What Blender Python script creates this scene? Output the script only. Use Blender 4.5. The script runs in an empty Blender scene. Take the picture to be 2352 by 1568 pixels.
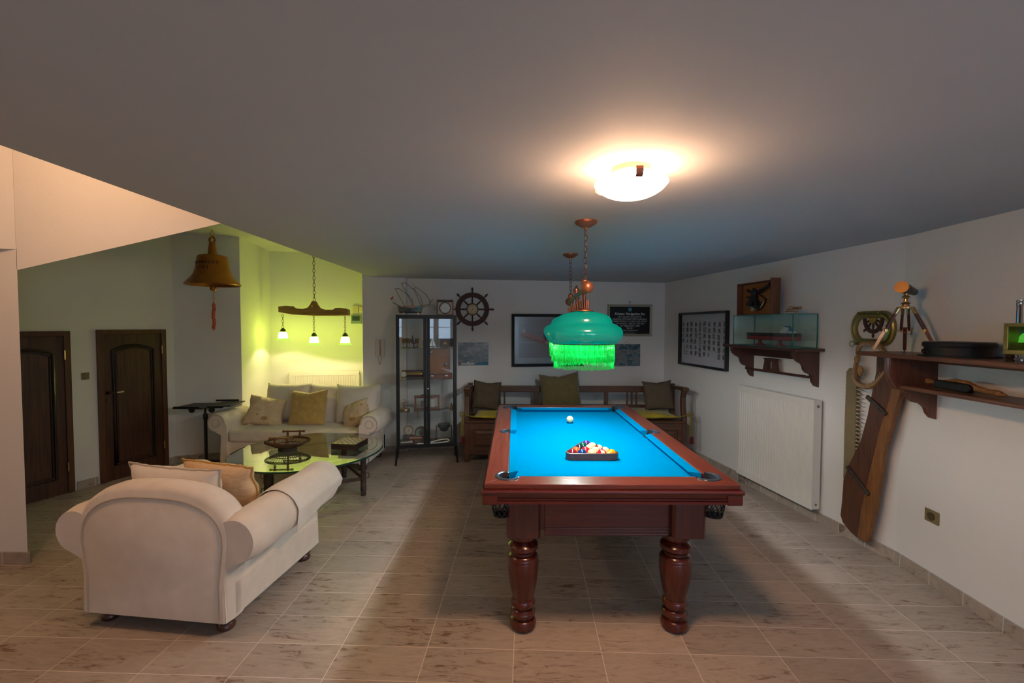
import bpy, bmesh, math, random
from mathutils import Vector, Matrix, noise
PI = math.pi
SC = bpy.context.scene
COL = SC.collection
random.seed(7)

# ------------------------------------------------------------------ camera
cam_d = bpy.data.cameras.new('camera')
cam = bpy.data.objects.new('camera', cam_d)
COL.objects.link(cam)
YAW, PITCH, ROLL = -0.0339, -0.0354, 0.0022
cam_d.sensor_width = 36.0
cam_d.lens = 1021.14 / 2352 * 36.0
cam_d.clip_start = 0.02
_f = Vector((math.sin(YAW) * math.cos(PITCH), math.cos(YAW) * math.cos(PITCH), math.sin(PITCH)))
_r = Vector((math.cos(YAW), -math.sin(YAW), 0))
_u = _r.cross(_f)
_R = math.cos(ROLL) * _r + math.sin(ROLL) * _u
_U = -math.sin(ROLL) * _r + math.cos(ROLL) * _u
cam.matrix_world = Matrix(((_R.x, _U.x, -_f.x, 0.0629), (_R.y, _U.y, -_f.y, -2.2427), (_R.z, _U.z, -_f.z, 1.6743), (0, 0, 0, 1)))
SC.camera = cam

# ------------------------------------------------------------------ view, world
SC.view_settings.view_transform = 'Standard'
SC.view_settings.look = 'None'
SC.view_settings.gamma = 1.0
SC.view_settings.use_curve_mapping = False
SC.view_settings.exposure = 0.0
SC.cycles.max_bounces = 12
SC.cycles.diffuse_bounces = 6
SC.cycles.transparent_max_bounces = 16
SC.cycles.sample_clamp_indirect = 4.0
SC.cycles.use_denoising = True
world = bpy.data.worlds.new('world')
SC.world = world
world.use_nodes = True
world.node_tree.nodes['Background'].inputs[0].default_value = (0.5, 0.42, 0.36, 1)
world.node_tree.nodes['Background'].inputs[1].default_value = 0.05

# light levels (the lamps themselves are built below)
E_CEIL_BOWL = 112.0       # glow of the ceiling bowl
E_CEIL_BULB = 2.6        # bulb between bowl and ceiling
E_POOL = 38.0            # each bulb over the table
E_BELL = 28.0             # each bell lamp in the alcove
E_STAIR = 42.0           # stairwell lamp
E_WINDOW = 5.4           # daylight panes behind the camera, the largest added for fill

def lamp(name, kind, loc, energy, color, size=0.03, rot=None, **kw):
    d = bpy.data.lights.new(name, kind)
    d.energy = energy
    d.color = color
    if kind == 'AREA':
        d.size = size
    else:
        d.shadow_soft_size = size
    for k, v in kw.items():
        setattr(d, k, v)
    o = bpy.data.objects.new(name, d)
    COL.objects.link(o)
    o.location = loc
    if rot:
        o.rotation_euler = rot
    return o

lamp('stairwell_light', 'POINT', (-2.75, -0.35, 3.1), E_STAIR, (1.0, 0.56, 0.30), 0.10)

# ------------------------------------------------------------------ materials
MATS = {}
def _nt(name):
    m = bpy.data.materials.new(name)
    m.use_nodes = True
    nt = m.node_tree
    return m, nt, nt.nodes['Principled BSDF']
def col4(c):
    return (c[0], c[1], c[2], 1.0)
def mat(name, c, rough=0.6, metal=0.0, var=0.0, scale=8.0, bump=0.0, stretch=None, c2=None, coat=0.0, sheen=0.0, spec=0.5, detail=4.0, bscale=None, emit=None, estr=0.0, trans=0.0, ior=1.45, alpha=None):
    """principled surface, noise-varied colour and bump"""
    if name in MATS:
        return MATS[name]
    m, nt, p = _nt(name)
    p.inputs['Base Color'].default_value = col4(c)
    p.inputs['Roughness'].default_value = rough
    p.inputs['Metallic'].default_value = metal
    p.inputs['Specular IOR Level'].default_value = spec
    p.inputs['Coat Weight'].default_value = coat
    p.inputs['Coat Roughness'].default_value = 0.08
    p.inputs['Sheen Weight'].default_value = sheen
    p.inputs['Transmission Weight'].default_value = trans
    p.inputs['IOR'].default_value = ior
    if emit:
        p.inputs['Emission Color'].default_value = col4(emit)
        p.inputs['Emission Strength'].default_value = estr
    if var or c2 or bump:
        tc = nt.nodes.new('ShaderNodeTexCoord')
        mp = nt.nodes.new('ShaderNodeMapping')
        mp.inputs['Scale'].default_value = stretch or (1, 1, 1)
        nt.links.new(tc.outputs['Object'], mp.inputs[0])
        n = nt.nodes.new('ShaderNodeTexNoise')
        n.inputs['Scale'].default_value = scale
        n.inputs['Detail'].default_value = detail
        nt.links.new(mp.outputs[0], n.inputs['Vector'])
        if var or c2:
            r = nt.nodes.new('ShaderNodeValToRGB')
            r.color_ramp.elements[0].position = 0.3
            r.color_ramp.elements[1].position = 0.7
            b = c2 or tuple(min(1, x * (1 + var)) for x in c)
            a = c if c2 else tuple(x * (1 - var) for x in c)
            r.color_ramp.elements[0].color = col4(a)
            r.color_ramp.elements[1].color = col4(b)
            nt.links.new(n.outputs[0], r.inputs[0])
            nt.links.new(r.outputs[0], p.inputs['Base Color'])
        if bump:
            n2 = n
            if bscale:
                n2 = nt.nodes.new('ShaderNodeTexNoise')
                n2.inputs['Scale'].default_value = bscale
                n2.inputs['Detail'].default_value = 3
                nt.links.new(mp.outputs[0], n2.inputs['Vector'])
            bp = nt.nodes.new('ShaderNodeBump')
            bp.inputs['Strength'].default_value = bump
            bp.inputs['Distance'].default_value = 0.01
            nt.links.new(n2.outputs[0], bp.inputs['Height'])
            nt.links.new(bp.outputs[0], p.inputs['Normal'])
    MATS[name] = m
    return m

def glass_mat(name, tint=(0.9, 1, 0.97), refl=1.0, base=0.0):
    """thin pane: see-through with mirror reflection by angle"""
    m, nt, p = _nt(name)
    nt.nodes.remove(p)
    out = nt.nodes['Material Output']
    tr = nt.nodes.new('ShaderNodeBsdfTransparent')
    tr.inputs[0].default_value = col4(tint)
    gl = nt.nodes.new('ShaderNodeBsdfGlossy')
    gl.inputs['Roughness'].default_value = 0.02
    gl.inputs[0].default_value = (1, 1, 1, 1)
    fr = nt.nodes.new('ShaderNodeFresnel')
    ge = nt.nodes.new('ShaderNodeNewGeometry')
    io = nt.nodes.new('ShaderNodeMath')      # the far side of a pane must not mirror totally
    io.operation = 'MULTIPLY_ADD'
    io.inputs[1].default_value = 1 / 1.5 - 1.5
    io.inputs[2].default_value = 1.5
    nt.links.new(ge.outputs['Backfacing'], io.inputs[0])
    nt.links.new(io.outputs[0], fr.inputs[0])
    mu = nt.nodes.new('ShaderNodeMath')
    mu.operation = 'MULTIPLY_ADD'
    mu.inputs[1].default_value = refl
    mu.inputs[2].default_value = base
    nt.links.new(fr.outputs[0], mu.inputs[0])
    mx = nt.nodes.new('ShaderNodeMixShader')
    nt.links.new(mu.outputs[0], mx.inputs[0])
    nt.links.new(tr.outputs[0], mx.inputs[1])
    nt.links.new(gl.outputs[0], mx.inputs[2])
    nt.links.new(mx.outputs[0], out.inputs[0])
    MATS[name] = m
    return m

def translucent_mat(name, c, ct, mixv=0.5, gloss=0.08, rough=0.1, emit=None, estr=0.0, outer=False):
    m, nt, p = _nt(name)
    nt.nodes.remove(p)
    out = nt.nodes['Material Output']
    d = nt.nodes.new('ShaderNodeBsdfDiffuse'); d.inputs[0].default_value = col4(c)
    t = nt.nodes.new('ShaderNodeBsdfTranslucent'); t.inputs[0].default_value = col4(ct)
    g = nt.nodes.new('ShaderNodeBsdfGlossy'); g.inputs['Roughness'].default_value = rough
    a = nt.nodes.new('ShaderNodeMixShader'); a.inputs[0].default_value = mixv
    b = nt.nodes.new('ShaderNodeMixShader'); b.inputs[0].default_value = gloss
    nt.links.new(d.outputs[0], a.inputs[1]); nt.links.new(t.outputs[0], a.inputs[2])
    nt.links.new(a.outputs[0], b.inputs[1]); nt.links.new(g.outputs[0], b.inputs[2])
    last = b
    if emit:
        e = nt.nodes.new('ShaderNodeEmission'); e.inputs[0].default_value = col4(emit); e.inputs[1].default_value = estr
        ad = nt.nodes.new('ShaderNodeAddShader')
        if outer:
            ge = nt.nodes.new('ShaderNodeNewGeometry'); mu = nt.nodes.new('ShaderNodeMath'); mu.operation = 'MULTIPLY_ADD'
            mu.inputs[1].default_value = -estr * 0.92; mu.inputs[2].default_value = estr
            nt.links.new(ge.outputs['Backfacing'], mu.inputs[0]); nt.links.new(mu.outputs[0], e.inputs[1])
        nt.links.new(b.outputs[0], ad.inputs[0]); nt.links.new(e.outputs[0], ad.inputs[1])
        last = ad
    nt.links.new(last.outputs[0], out.inputs[0])
    MATS[name] = m
    return m

def wood(name, c1, c2, axis=0, rough=0.35, scale=3.0, coat=0.0, ring=14.0):
    """grain running along the given object axis"""
    if name in MATS:
        return MATS[name]
    m, nt, p = _nt(name)
    tc = nt.nodes.new('ShaderNodeTexCoord')
    mp = nt.nodes.new('ShaderNodeMapping')
    s = [ring, ring, ring]
    s[axis] = ring * 0.06
    mp.inputs['Scale'].default_value = s
    n = nt.nodes.new('ShaderNodeTexNoise')
    n.inputs['Scale'].default_value = scale
    n.inputs['Detail'].default_value = 5
    n.inputs['Distortion'].default_value = 0.6
    r = nt.nodes.new('ShaderNodeValToRGB')
    r.color_ramp.elements[0].position = 0.28
    r.color_ramp.elements[1].position = 0.72
    r.color_ramp.elements[0].color = col4(c1)
    r.color_ramp.elements[1].color = col4(c2)
    nt.links.new(tc.outputs['Object'], mp.inputs[0])
    nt.links.new(mp.outputs[0], n.inputs['Vector'])
    nt.links.new(n.outputs[0], r.inputs[0])
    nt.links.new(r.outputs[0], p.inputs['Base Color'])
    bp = nt.nodes.new('ShaderNodeBump')
    bp.inputs['Strength'].default_value = 0.12
    bp.inputs['Distance'].default_value = 0.004
    nt.links.new(n.outputs[0], bp.inputs['Height'])
    nt.links.new(bp.outputs[0], p.inputs['Normal'])
    p.inputs['Roughness'].default_value = rough
    p.inputs['Coat Weight'].default_value = coat
    p.inputs['Coat Roughness'].default_value = 0.12
    MATS[name] = m
    return m

def emis(name, c, s):
    m, nt, p = _nt(name)
    nt.nodes.remove(p)
    e = nt.nodes.new('ShaderNodeEmission')
    e.inputs[0].default_value = col4(c)
    e.inputs[1].default_value = s
    nt.links.new(e.outputs[0], nt.nodes['Material Output'].inputs[0])
    MATS[name] = m
    return m

# ------------------------------------------------------------------ geometry
class G:
    """gathers shapes, then becomes ONE mesh object"""
    def __init__(s):
        s.bm = bmesh.new()
        s.M = Matrix.Identity(4)
    def add(s, vs, fs):
        b = [s.bm.verts.new(s.M @ Vector(v)) for v in vs]
        for f in fs:
            try:
                s.bm.faces.new([b[i] for i in f])
            except ValueError:
                pass
        return s
    def box(s, x0, x1, y0, y1, z0, z1):
        v = [(x, y, z) for x in (x0, x1) for y in (y0, y1) for z in (z0, z1)]
        return s.add(v, [(0, 1, 3, 2), (4, 6, 7, 5), (0, 4, 5, 1), (2, 3, 7, 6), (0, 2, 6, 4), (1, 5, 7, 3)])
    def obox(s, c, size, rot=(0, 0, 0)):
        from mathutils import Euler
        R = Euler(rot).to_matrix()
        h = [a / 2 for a in size]
        v = [Vector(c) + R @ Vector((x * h[0], y * h[1], z * h[2])) for x in (-1, 1) for y in (-1, 1) for z in (-1, 1)]
        return s.add(v, [(0, 1, 3, 2), (4, 6, 7, 5), (0, 4, 5, 1), (2, 3, 7, 6), (0, 2, 6, 4), (1, 5, 7, 3)])
    def ring(s, pts_list, closed=True, cap=True):
        n = len(pts_list[0])
        vs = [p for ring in pts_list for p in ring]
        fs = []
        for i in range(len(pts_list) - 1):
            for j in range(n if closed else n - 1):
                k = (j + 1) % n
                fs.append((i * n + j, i * n + k, (i + 1) * n + k, (i + 1) * n + j))
        if cap:
            fs.append(tuple(range(n))[::-1])
            fs.append(tuple((len(pts_list) - 1) * n + j for j in range(n)))
        return s.add(vs, fs)
    def tube(s, pts, r, seg=8, cap=True, closed=False):
        P = [Vector(p) for p in pts]
        if not isinstance(r, (list, tuple)):
            r = [r] * len(P)
        rings = []
        up = None
        n = len(P)
        for i, p in enumerate(P):
            if closed:
                t = P[(i + 1) % n] - P[i - 1]
            else:
                t = P[min(i + 1, n - 1)] - P[max(i - 1, 0)]
            t.normalize()
            if up is None:
                up = Vector((0, 0, 1)) if abs(t.z) < 0.9 else Vector((1, 0, 0))
            a = up - t * up.dot(t)
            a.normalize()
            up = a
            b = t.cross(a)
            rings.append([p + (a * math.cos(2 * PI * j / seg) + b * math.sin(2 * PI * j / seg)) * r[i] for j in range(seg)])
        if closed:
            rings.append(rings[0])
            return s.ring(rings, cap=False)
        return s.ring(rings, cap=cap)
    def cyl(s, p0, p1, r, r2=None, seg=16):
        return s.tube([p0, p1], [r, r if r2 is None else r2], seg)
    def lathe(s, prof, c=(0, 0, 0), seg=24, ax='z', cap=True):
        rings = []
        for (r, z) in prof:
            ring = []
            for j in range(seg):
                a = 2 * PI * j / seg
                x, y = r * math.cos(a), r * math.sin(a)
                if ax == 'z':
                    v = (x, y, z)
                elif ax == 'y':
                    v = (x, z, y)
                else:
                    v = (z, x, y)
                ring.append(Vector(v) + Vector(c))
            rings.append(ring)
        return s.ring(rings, cap=cap)
    def sphere(s, c, r, seg=16, sc=(1, 1, 1)):
        n = max(6, seg // 2)
        prof = [(max(1e-4, math.sin(PI * i / n)) * r, -math.cos(PI * i / n) * r) for i in range(n + 1)]
        rings = [[Vector(c) + Vector((q[0] * math.cos(2 * PI * j / seg) * sc[0], q[0] * math.sin(2 * PI * j / seg) * sc[1], q[1] * sc[2])) for j in range(seg)] for q in prof]
        return s.ring(rings)
    def prism(s, outline, a0, a1, ax='y'):
        """2D outline extruded between a0 and a1 along an axis"""
        def mk(p, a):
            return {'y': (p[0], a, p[1]), 'z': (p[0], p[1], a), 'x': (a, p[0], p[1])}[ax]
        n = len(outline)
        vs = [mk(p, a0) for p in outline] + [mk(p, a1) for p in outline]
        fs = [tuple(range(n))[::-1], tuple(range(n, 2 * n))] + [(i, (i + 1) % n, n + (i + 1) % n, n + i) for i in range(n)]
        return s.add(vs, fs)
    def torus(s, c, R, r, seg=24, sg=8, ax='z', a0=0, a1=2 * PI, sx=1.0):
        full = abs(a1 - a0 - 2 * PI) < 1e-6
        pts = []
        n = seg
        for i in range(n if full else n + 1):
            a = a0 + (a1 - a0) * i / n
            x, y = R * math.cos(a) * sx, R * math.sin(a)
            pts.append(Vector(c) + Vector({'z': (x, y, 0), 'y': (x, 0, y), 'x': (0, x, y)}[ax]))
        return s.tube(pts, r, sg, closed=full)
    def chain(s, p0, p1, L=0.035, w=0.009, r=0.0022):
        P0, P1 = Vector(p0), Vector(p1)
        d = P1 - P0
        n = max(2, int(d.length / (L * 0.78)))
        t = d.normalized()
        a = t.orthogonal().normalized()
        b = t.cross(a)
        for i in range(n):
            c = P0 + d * ((i + 0.5) / n)
            q = a if i % 2 == 0 else b
            pts = []
            for k in range(10):
                an = 2 * PI * k / 10
                pts.append(c + t * math.sin(an) * L / 2 + q * math.cos(an) * w)
            s.tube(pts, r, 5, closed=True)
        return s
    def build(s, name, m=None, parent=None, smooth=None, bevel=0, bseg=2, sub=0, loc=None, rot=None):
        bmesh.ops.recalc_face_normals(s.bm, faces=s.bm.faces)
        me = bpy.data.meshes.new(name)
        s.bm.to_mesh(me)
        s.bm.free()
        o = bpy.data.objects.new(name, me)
        COL.objects.link(o)
        if m:
            me.materials.append(m)
        if smooth is not None:
            if smooth is True:
                smooth = 40
            me.polygons.foreach_set('use_smooth', [True] * len(me.polygons))
            if not sub:
                me.set_sharp_from_angle(angle=math.radians(smooth))
        if bevel:
            md = o.modifiers.new('b', 'BEVEL')
            md.width = bevel
            md.segments = bseg
            md.limit_method = 'ANGLE'
            md.angle_limit = math.radians(35)
        if sub:
            md = o.modifiers.new('s', 'SUBSURF')
            md.levels = sub
            md.render_levels = sub
        if parent:
            o.parent = parent
        if loc:
            o.location = loc
        if rot:
            o.rotation_euler = rot
        return o

def tag(o, label=None, cat=None, group=None, kind=None):
    if label: o['label'] = label
    if cat: o['category'] = cat
    if group: o['group'] = group
    if kind: o['kind'] = kind
    return o
def thing(name, label, cat, loc=(0, 0, 0), rotz=0.0, group=None, kind=None):
    o = bpy.data.objects.new(name, None)
    COL.objects.link(o)
    o.empty_display_size = 0.1
    o.location = loc
    o.rotation_euler = (0, 0, rotz)
    return tag(o, label, cat, group, kind)
def copy_tree(o, parent=None):
    c = o.copy()
    COL.objects.link(c)
    c.parent = parent
    for ch in list(o.children):
        copy_tree(ch, c)
    return c
def text(body, size, m, parent, loc, rot=(PI / 2, 0, 0), name='lettering', ext=0.0006, align='CENTER', xs=1.0, shear=0.0, bold=0.0):
    cu = bpy.data.curves.new(name, 'FONT')
    cu.body = body
    cu.size = size
    cu.extrude = ext
    cu.align_x = align
    cu.shear = shear
    cu.offset = bold
    o = bpy.data.objects.new('tmp', cu)
    COL.objects.link(o)
    me = bpy.data.meshes.new_from_object(o.evaluated_get(bpy.context.evaluated_depsgraph_get()))
    bpy.data.objects.remove(o)
    t = bpy.data.objects.new(name, me)
    COL.objects.link(t)
    me.materials.clear()
    me.materials.append(m)
    t.parent = parent
    t.location = loc
    t.rotation_euler = rot
    t.scale = (xs, 1, 1)
    return t

def cushion(w, h, t, seed=0, n=22, pinch=0.12, wr=0.006, top=0.0, sag=0.0):
    """square cushion standing in x-z, thickness along y, drawn-in sides, pointed corners"""
    g = G()
    idx = {}
    vs, fs = [], []
    def P(i, j, side):
        u, v = -1 + 2 * i / n, -1 + 2 * j / n
        e = max(0, (1 - abs(u) ** 2.6) * (1 - abs(v) ** 2.6))
        th = t / 2 * e ** 0.5
        x = u * w / 2 * (1 - pinch * (1 - v * v) * abs(u) ** 3 * 0.6)
        z = v * h / 2 * (1 - pinch * (1 - u * u) * abs(v) ** 3 * 0.6)
        if v > 0:
            z -= top * h * (1 - abs(u)) * v
        q = noise.noise(Vector((u * 2.2 + seed * 7.1, v * 2.2, side * 3 + seed)))
        q2 = noise.noise(Vector((u * 6 + seed * 3.3, v * 2.5 + u * 3, side * 5)))
        y = side * (th + (q * 1.6 + q2) * wr * min(1, e * 3))
        return (x + wr * q * 2, y - sag * (v + 1) * 0.3, z + h / 2 + wr * q2)
    for side in (-1, 1):
        for i in range(n + 1):
            for j in range(n + 1):
                edge = i in (0, n) or j in (0, n)
                key = (i, j, 0 if edge else side)
                if key in idx:
                    continue
                idx[key] = len(vs)
                p = P(i, j, side)
                vs.append((p[0], 0 if edge else p[1], p[2]) if edge else p)
    for side in (-1, 1):
        for i in range(n):
            for j in range(n):
                k = []
                for (a, b) in ((i, j), (i + 1, j), (i + 1, j + 1), (i, j + 1)):
                    e = a in (0, n) or b in (0, n)
                    k.append(idx[(a, b, 0 if e else side)])
                fs.append(tuple(k if side < 0 else k[::-1]))
    g.add(vs, fs)
    # outline for piping
    out = []
    for i in range(n): out.append(vs[idx[(i, 0, 0)]])
    for j in range(n): out.append(vs[idx[(n, j, 0)]])
    for i in range(n, 0, -1): out.append(vs[idx[(i, n, 0)]])
    for j in range(n, 0, -1): out.append(vs[idx[(0, j, 0)]])
    return g, out

class Fr:
    """a wall seen from the room: s along it, z up, off into the room"""
    def __init__(s, p0, p1, side, flip=False):
        s.o = Vector((p0[0], p0[1], 0))
        d = Vector((p1[0] - p0[0], p1[1] - p0[1], 0))
        s.L = d.length
        s.u = d.normalized()
        s.n = Vector((-s.u.y, s.u.x, 0)) * side
        s.rz = math.atan2(s.u.y, s.u.x) + (PI if flip else 0)
    def at(s, a, z, off=0.0):
        return s.o + s.u * a + s.n * off + Vector((0, 0, z))
BW = Fr((-1.53, 3.634), (2.06, 4.30), -1)
RB = Fr((2.685, 0.95), (2.06, 4.30), 1, True)
RA = Fr((2.685, -4.5), (2.685, 0.95), 1, True)
LW = Fr((-6.055, -2.721), (-4.19, 2.97), -1)
FW = Fr((-4.19, 2.97), (-3.54, 3.24), -1)
AL = Fr((-3.54, 3.24), (-3.80, 4.33), -1)
AB = Fr((-3.80, 4.33), (-1.9, 4.70), -1)
PW = Fr((-2.07, 3.46), (-1.53, 3.56), -1)
# in a wall root's own frame: x to the viewer's right, y INTO the wall, z up
# ------------------------------------------------------------------ room materials
def paint(name, c):
    return mat(name, c, rough=0.85, var=0.02, scale=1.2, bump=0.08, bscale=60, spec=0.2)
WALL = paint('wall_paint', (0.74, 0.73, 0.71))
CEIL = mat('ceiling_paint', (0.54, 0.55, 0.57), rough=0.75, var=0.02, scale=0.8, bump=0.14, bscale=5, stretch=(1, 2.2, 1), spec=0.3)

def tile_mat(name, sx, sy, grout=0.0035):
    m, nt, p = _nt(name)
    L = nt.links.new
    N = nt.nodes.new
    tc = N('ShaderNodeTexCoord')
    sep = N('ShaderNodeSeparateXYZ')
    L(tc.outputs['Object'], sep.inputs[0])
    def math_(op, a, b=None):
        q = N('ShaderNodeMath'); q.operation = op
        for i, v in enumerate((a, b)):
            if v is None: continue
            if isinstance(v, (int, float)): q.inputs[i].default_value = v
            else: L(v, q.inputs[i])
        return q.outputs[0]
    masks, ids = [], []
    for k, s in ((0, sx), (1, sy)):
        d = math_('DIVIDE', sep.outputs[k], s)
        fl = math_('FLOOR', d)
        fr = math_('FRACT', d)
        ids.append(fl)
        e = math_('MINIMUM', fr, math_('SUBTRACT', 1.0, fr))
        masks.append(math_('LESS_THAN', math_('MULTIPLY', e, s), grout / 2))
    gm = math_('MAXIMUM', masks[0], masks[1])
    comb = N('ShaderNodeCombineXYZ')
    L(ids[0], comb.inputs[0]); L(ids[1], comb.inputs[1])
    wn = N('ShaderNodeTexWhiteNoise'); wn.noise_dimensions = '2D'
    L(comb.outputs[0], wn.inputs['Vector'])
    off = N('ShaderNodeVectorMath'); off.operation = 'MULTIPLY_ADD'
    L(wn.outputs['Color'], off.inputs[0]); off.inputs[1].default_value = (9, 9, 9); L(tc.outputs['Object'], off.inputs[2])
    mp = N('ShaderNodeMapping'); mp.inputs['Scale'].default_value = (1.0, 4.5, 1)
    L(off.outputs[0], mp.inputs[0])
    n1 = N('ShaderNodeTexNoise'); n1.inputs['Scale'].default_value = 7; n1.inputs['Detail'].default_value = 8; n1.inputs['Roughness'].default_value = 0.72; n1.inputs['Distortion'].default_value = 1.2
    L(mp.outputs[0], n1.inputs['Vector'])
    n2 = N('ShaderNodeTexNoise'); n2.inputs['Scale'].default_value = 2.2; n2.inputs['Detail'].default_value = 2
    L(off.outputs[0], n2.inputs['Vector'])
    r1 = N('ShaderNodeValToRGB')
    r1.color_ramp.elements[0].position = 0.31; r1.color_ramp.elements[0].color = (0.12, 0.060, 0.034, 1)
    r1.color_ramp.elements[1].position = 0.435; r1.color_ramp.elements[1].color = (0.36, 0.30, 0.25, 1)
    e = r1.color_ramp.elements.new(0.75); e.color = (0.45, 0.39, 0.335, 1)
    mixn = math_('ADD', n1.outputs[0], math_('MULTIPLY', math_('SUBTRACT', n2.outputs[0], 0.5), 0.30))
    L(mixn, r1.inputs[0])
    hv = N('ShaderNodeHueSaturation')
    L(r1.outputs[0], hv.inputs['Color'])
    L(math_('ADD', 0.9, math_('MULTIPLY', wn.outputs['Value'], 0.2)), hv.inputs['Value'])
    mx = N('ShaderNodeMix'); mx.data_type = 'RGBA'
    L(gm, mx.inputs[0]); L(hv.outputs[0], mx.inputs[6]); mx.inputs[7].default_value = (0.70, 0.64, 0.59, 1)
    L(mx.outputs[2], p.inputs['Base Color'])
    p.inputs['Roughness'].default_value = 0.42
    bp = N('ShaderNodeBump'); bp.inputs['Strength'].default_value = 0.25; bp.inputs['Distance'].default_value = 0.004
    L(math_('SUBTRACT', n1.outputs[0], gm), bp.inputs['Height'])
    L(bp.outputs[0], p.inputs['Normal'])
    MATS[name] = m
    return m
FLOOR = tile_mat('floor_tiles', 0.45, 0.225)
BASEM = tile_mat('skirting_tiles', 0.225, 5.0, 0.004)

def struct(name, g, m, **k):
    o = g.build(name, m, **k)
    o['kind'] = 'structure'
    return o

H, HH, HT = 2.30, 2.78, 3.5
EX0, EX1 = -1.765, -1.955      # left edge of the low ceiling at y=-1 and y=3.6
g = G(); g.box(-6.6, 3.2, -4.8, 5.3, -0.06, 0); struct('floor', g, FLOOR)
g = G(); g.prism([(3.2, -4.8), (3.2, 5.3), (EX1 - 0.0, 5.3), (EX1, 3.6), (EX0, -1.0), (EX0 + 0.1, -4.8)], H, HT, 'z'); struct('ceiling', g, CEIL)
g = G(); g.box(-6.6, -1.8, 0.80, 5.3, HH, HT); struct('ceiling_alcove', g, WALL)
g = G(); g.box(-6.6, -1.6, -4.8, 0.80, HT, HT + 0.1); struct('ceiling_stairwell', g, WALL)
# walls
g = G(); g.prism([(2.685, -4.8), (2.685, 0.95), (2.06, 4.30), (2.06, 4.6), (3.0, 4.6), (3.0, -4.8)], 0, H + 0.05, 'z'); struct('wall_right', g, WALL)
g = G(); g.prism([(-1.53, 3.56), (-1.53, 3.634), (2.06, 4.30), (2.3, 4.35), (2.3, 5.3), (-1.9, 5.3), (-1.9, 4.70), (-2.07, 4.66), (-2.07, 3.46)], 0, HT, 'z'); struct('wall_back', g, WALL)
g = G(); g.prism([(-6.055, -2.721), (-4.19, 2.97), (-4.5, 3.1), (-6.3, -2.65)], 0, HT, 'z'); struct('wall_left', g, WALL)
g = G(); g.prism([(-4.19, 2.97), (-3.54, 3.24), (-3.80, 4.33), (-1.9, 4.70), (-1.9, 5.1), (-4.6, 5.1), (-4.6, 2.9)], 0, HT, 'z'); struct('wall_alcove', g, WALL)
# near-left wall stub with its lintel, and the sloping stair face above the opening
g = G(); g.prism([(-6.2, 0.70), (-3.428, 0.70), (-3.62, 0.84), (-6.2, 0.84)], 0, 2.19, 'z')
g.prism([(-3.432, 0.70), (-6.2, 0.0), (-6.2, 0.84), (-3.62, 0.84)], 2.19, HT, 'z'); struct('wall_near_left', g, WALL)
g = G(); g.ring([[(x, 0.70, z) for x, z in ((-3.431, 2.047), (-1.80, 2.398), (-1.80, HT), (-3.431, HT))], [(x, 0.80, z) for x, z in ((-3.56, 2.10), (-1.80, 2.47), (-1.80, HT), (-3.56, HT))]]); struct('wall_stairs', g, WALL)
g = G(); g.box(-6.6, -6.2, -4.8, 0.8, 0, HT); g.box(-6.6, 3.0, -4.8, -4.3, 0, HT); struct('wall_rear', g, WALL)
# windows behind the camera: three seen in reflections, the large one added for fill
pane = emis('daylight_and_fill_pane', (0.55, 0.74, 1.0), E_WINDOW)
WFR = mat('window_white', (0.6, 0.6, 0.6), rough=0.4)
for i, (x0, x1, z0, z1) in enumerate([(-0.55, -0.1, 1.35, 1.9), (0.55, 0.8, 1.3, 1.95), (0.95, 1.3, 1.3, 1.95), (1.5, 2.55, 0.9, 2.1)]):
    w = thing('window_%d' % (i + 1), None, None, (0, -4.3, 0), 0, None, 'structure')
    g = G(); g.box(x0, x1, 0.0, 0.012, z0, z1); g.build('pane', pane, w)
    g = G()
    for a, b, c, d in ((x0 - .04, x0, z0 - .04, z1 + .04), (x1, x1 + .04, z0 - .04, z1 + .04), (x0, x1, z0 - .04, z0), (x0, x1, z1, z1 + .04), (x0, x1, (z0 + z1) / 2 - .01, (z0 + z1) / 2 + .01)):
        g.box(a, b, 0.0, 0.03, c, d)
    g.build('window_frame', WFR, w)

# baseboards: a strip in each wall's frame, tiles every 22.5 cm
def baseboard(name, fr, a0, a1, h=0.085, t=0.012):
    g = G(); g.box(a0, a1, 0, t, 0, h)
    if fr.n.dot(Vector((-fr.u.y, fr.u.x, 0))) < 0:
        g.bm.transform(Matrix.Scale(-1, 4, (0, 1, 0)))
    o = struct(name, g, BASEM, bevel=0.002)
    o.location = fr.o
    o.rotation_euler = (0, 0, math.atan2(fr.u.y, fr.u.x))
    return o
baseboard('baseboard_right', RA, 0, RA.L + 0.0)
baseboard('baseboard_right_far', RB, 0, RB.L)
baseboard('baseboard_back', BW, 0.0, BW.L)
baseboard('baseboard_pillar', PW, 0, PW.L)
baseboard('baseboard_left', LW, 3.0, 4.30)
baseboard('baseboard_left_between_doors', LW, 5.025, 5.20)
baseboard('baseboard_left_corner', LW, 5.905, LW.L)
baseboard('baseboard_face', FW, 0, FW.L)
baseboard('baseboard_alcove_side', AL, 0, AL.L)
baseboard('baseboard_alcove', AB, 0, AB.L)
g = G(); g.prism([(-6.2, 0.688), (-3.416, 0.688), (-3.41, 0.70), (-3.61, 0.852), (-6.2, 0.852)], 0, 0.085, 'z'); struct('baseboard_near_left', g, BASEM, bevel=0.002)

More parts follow.
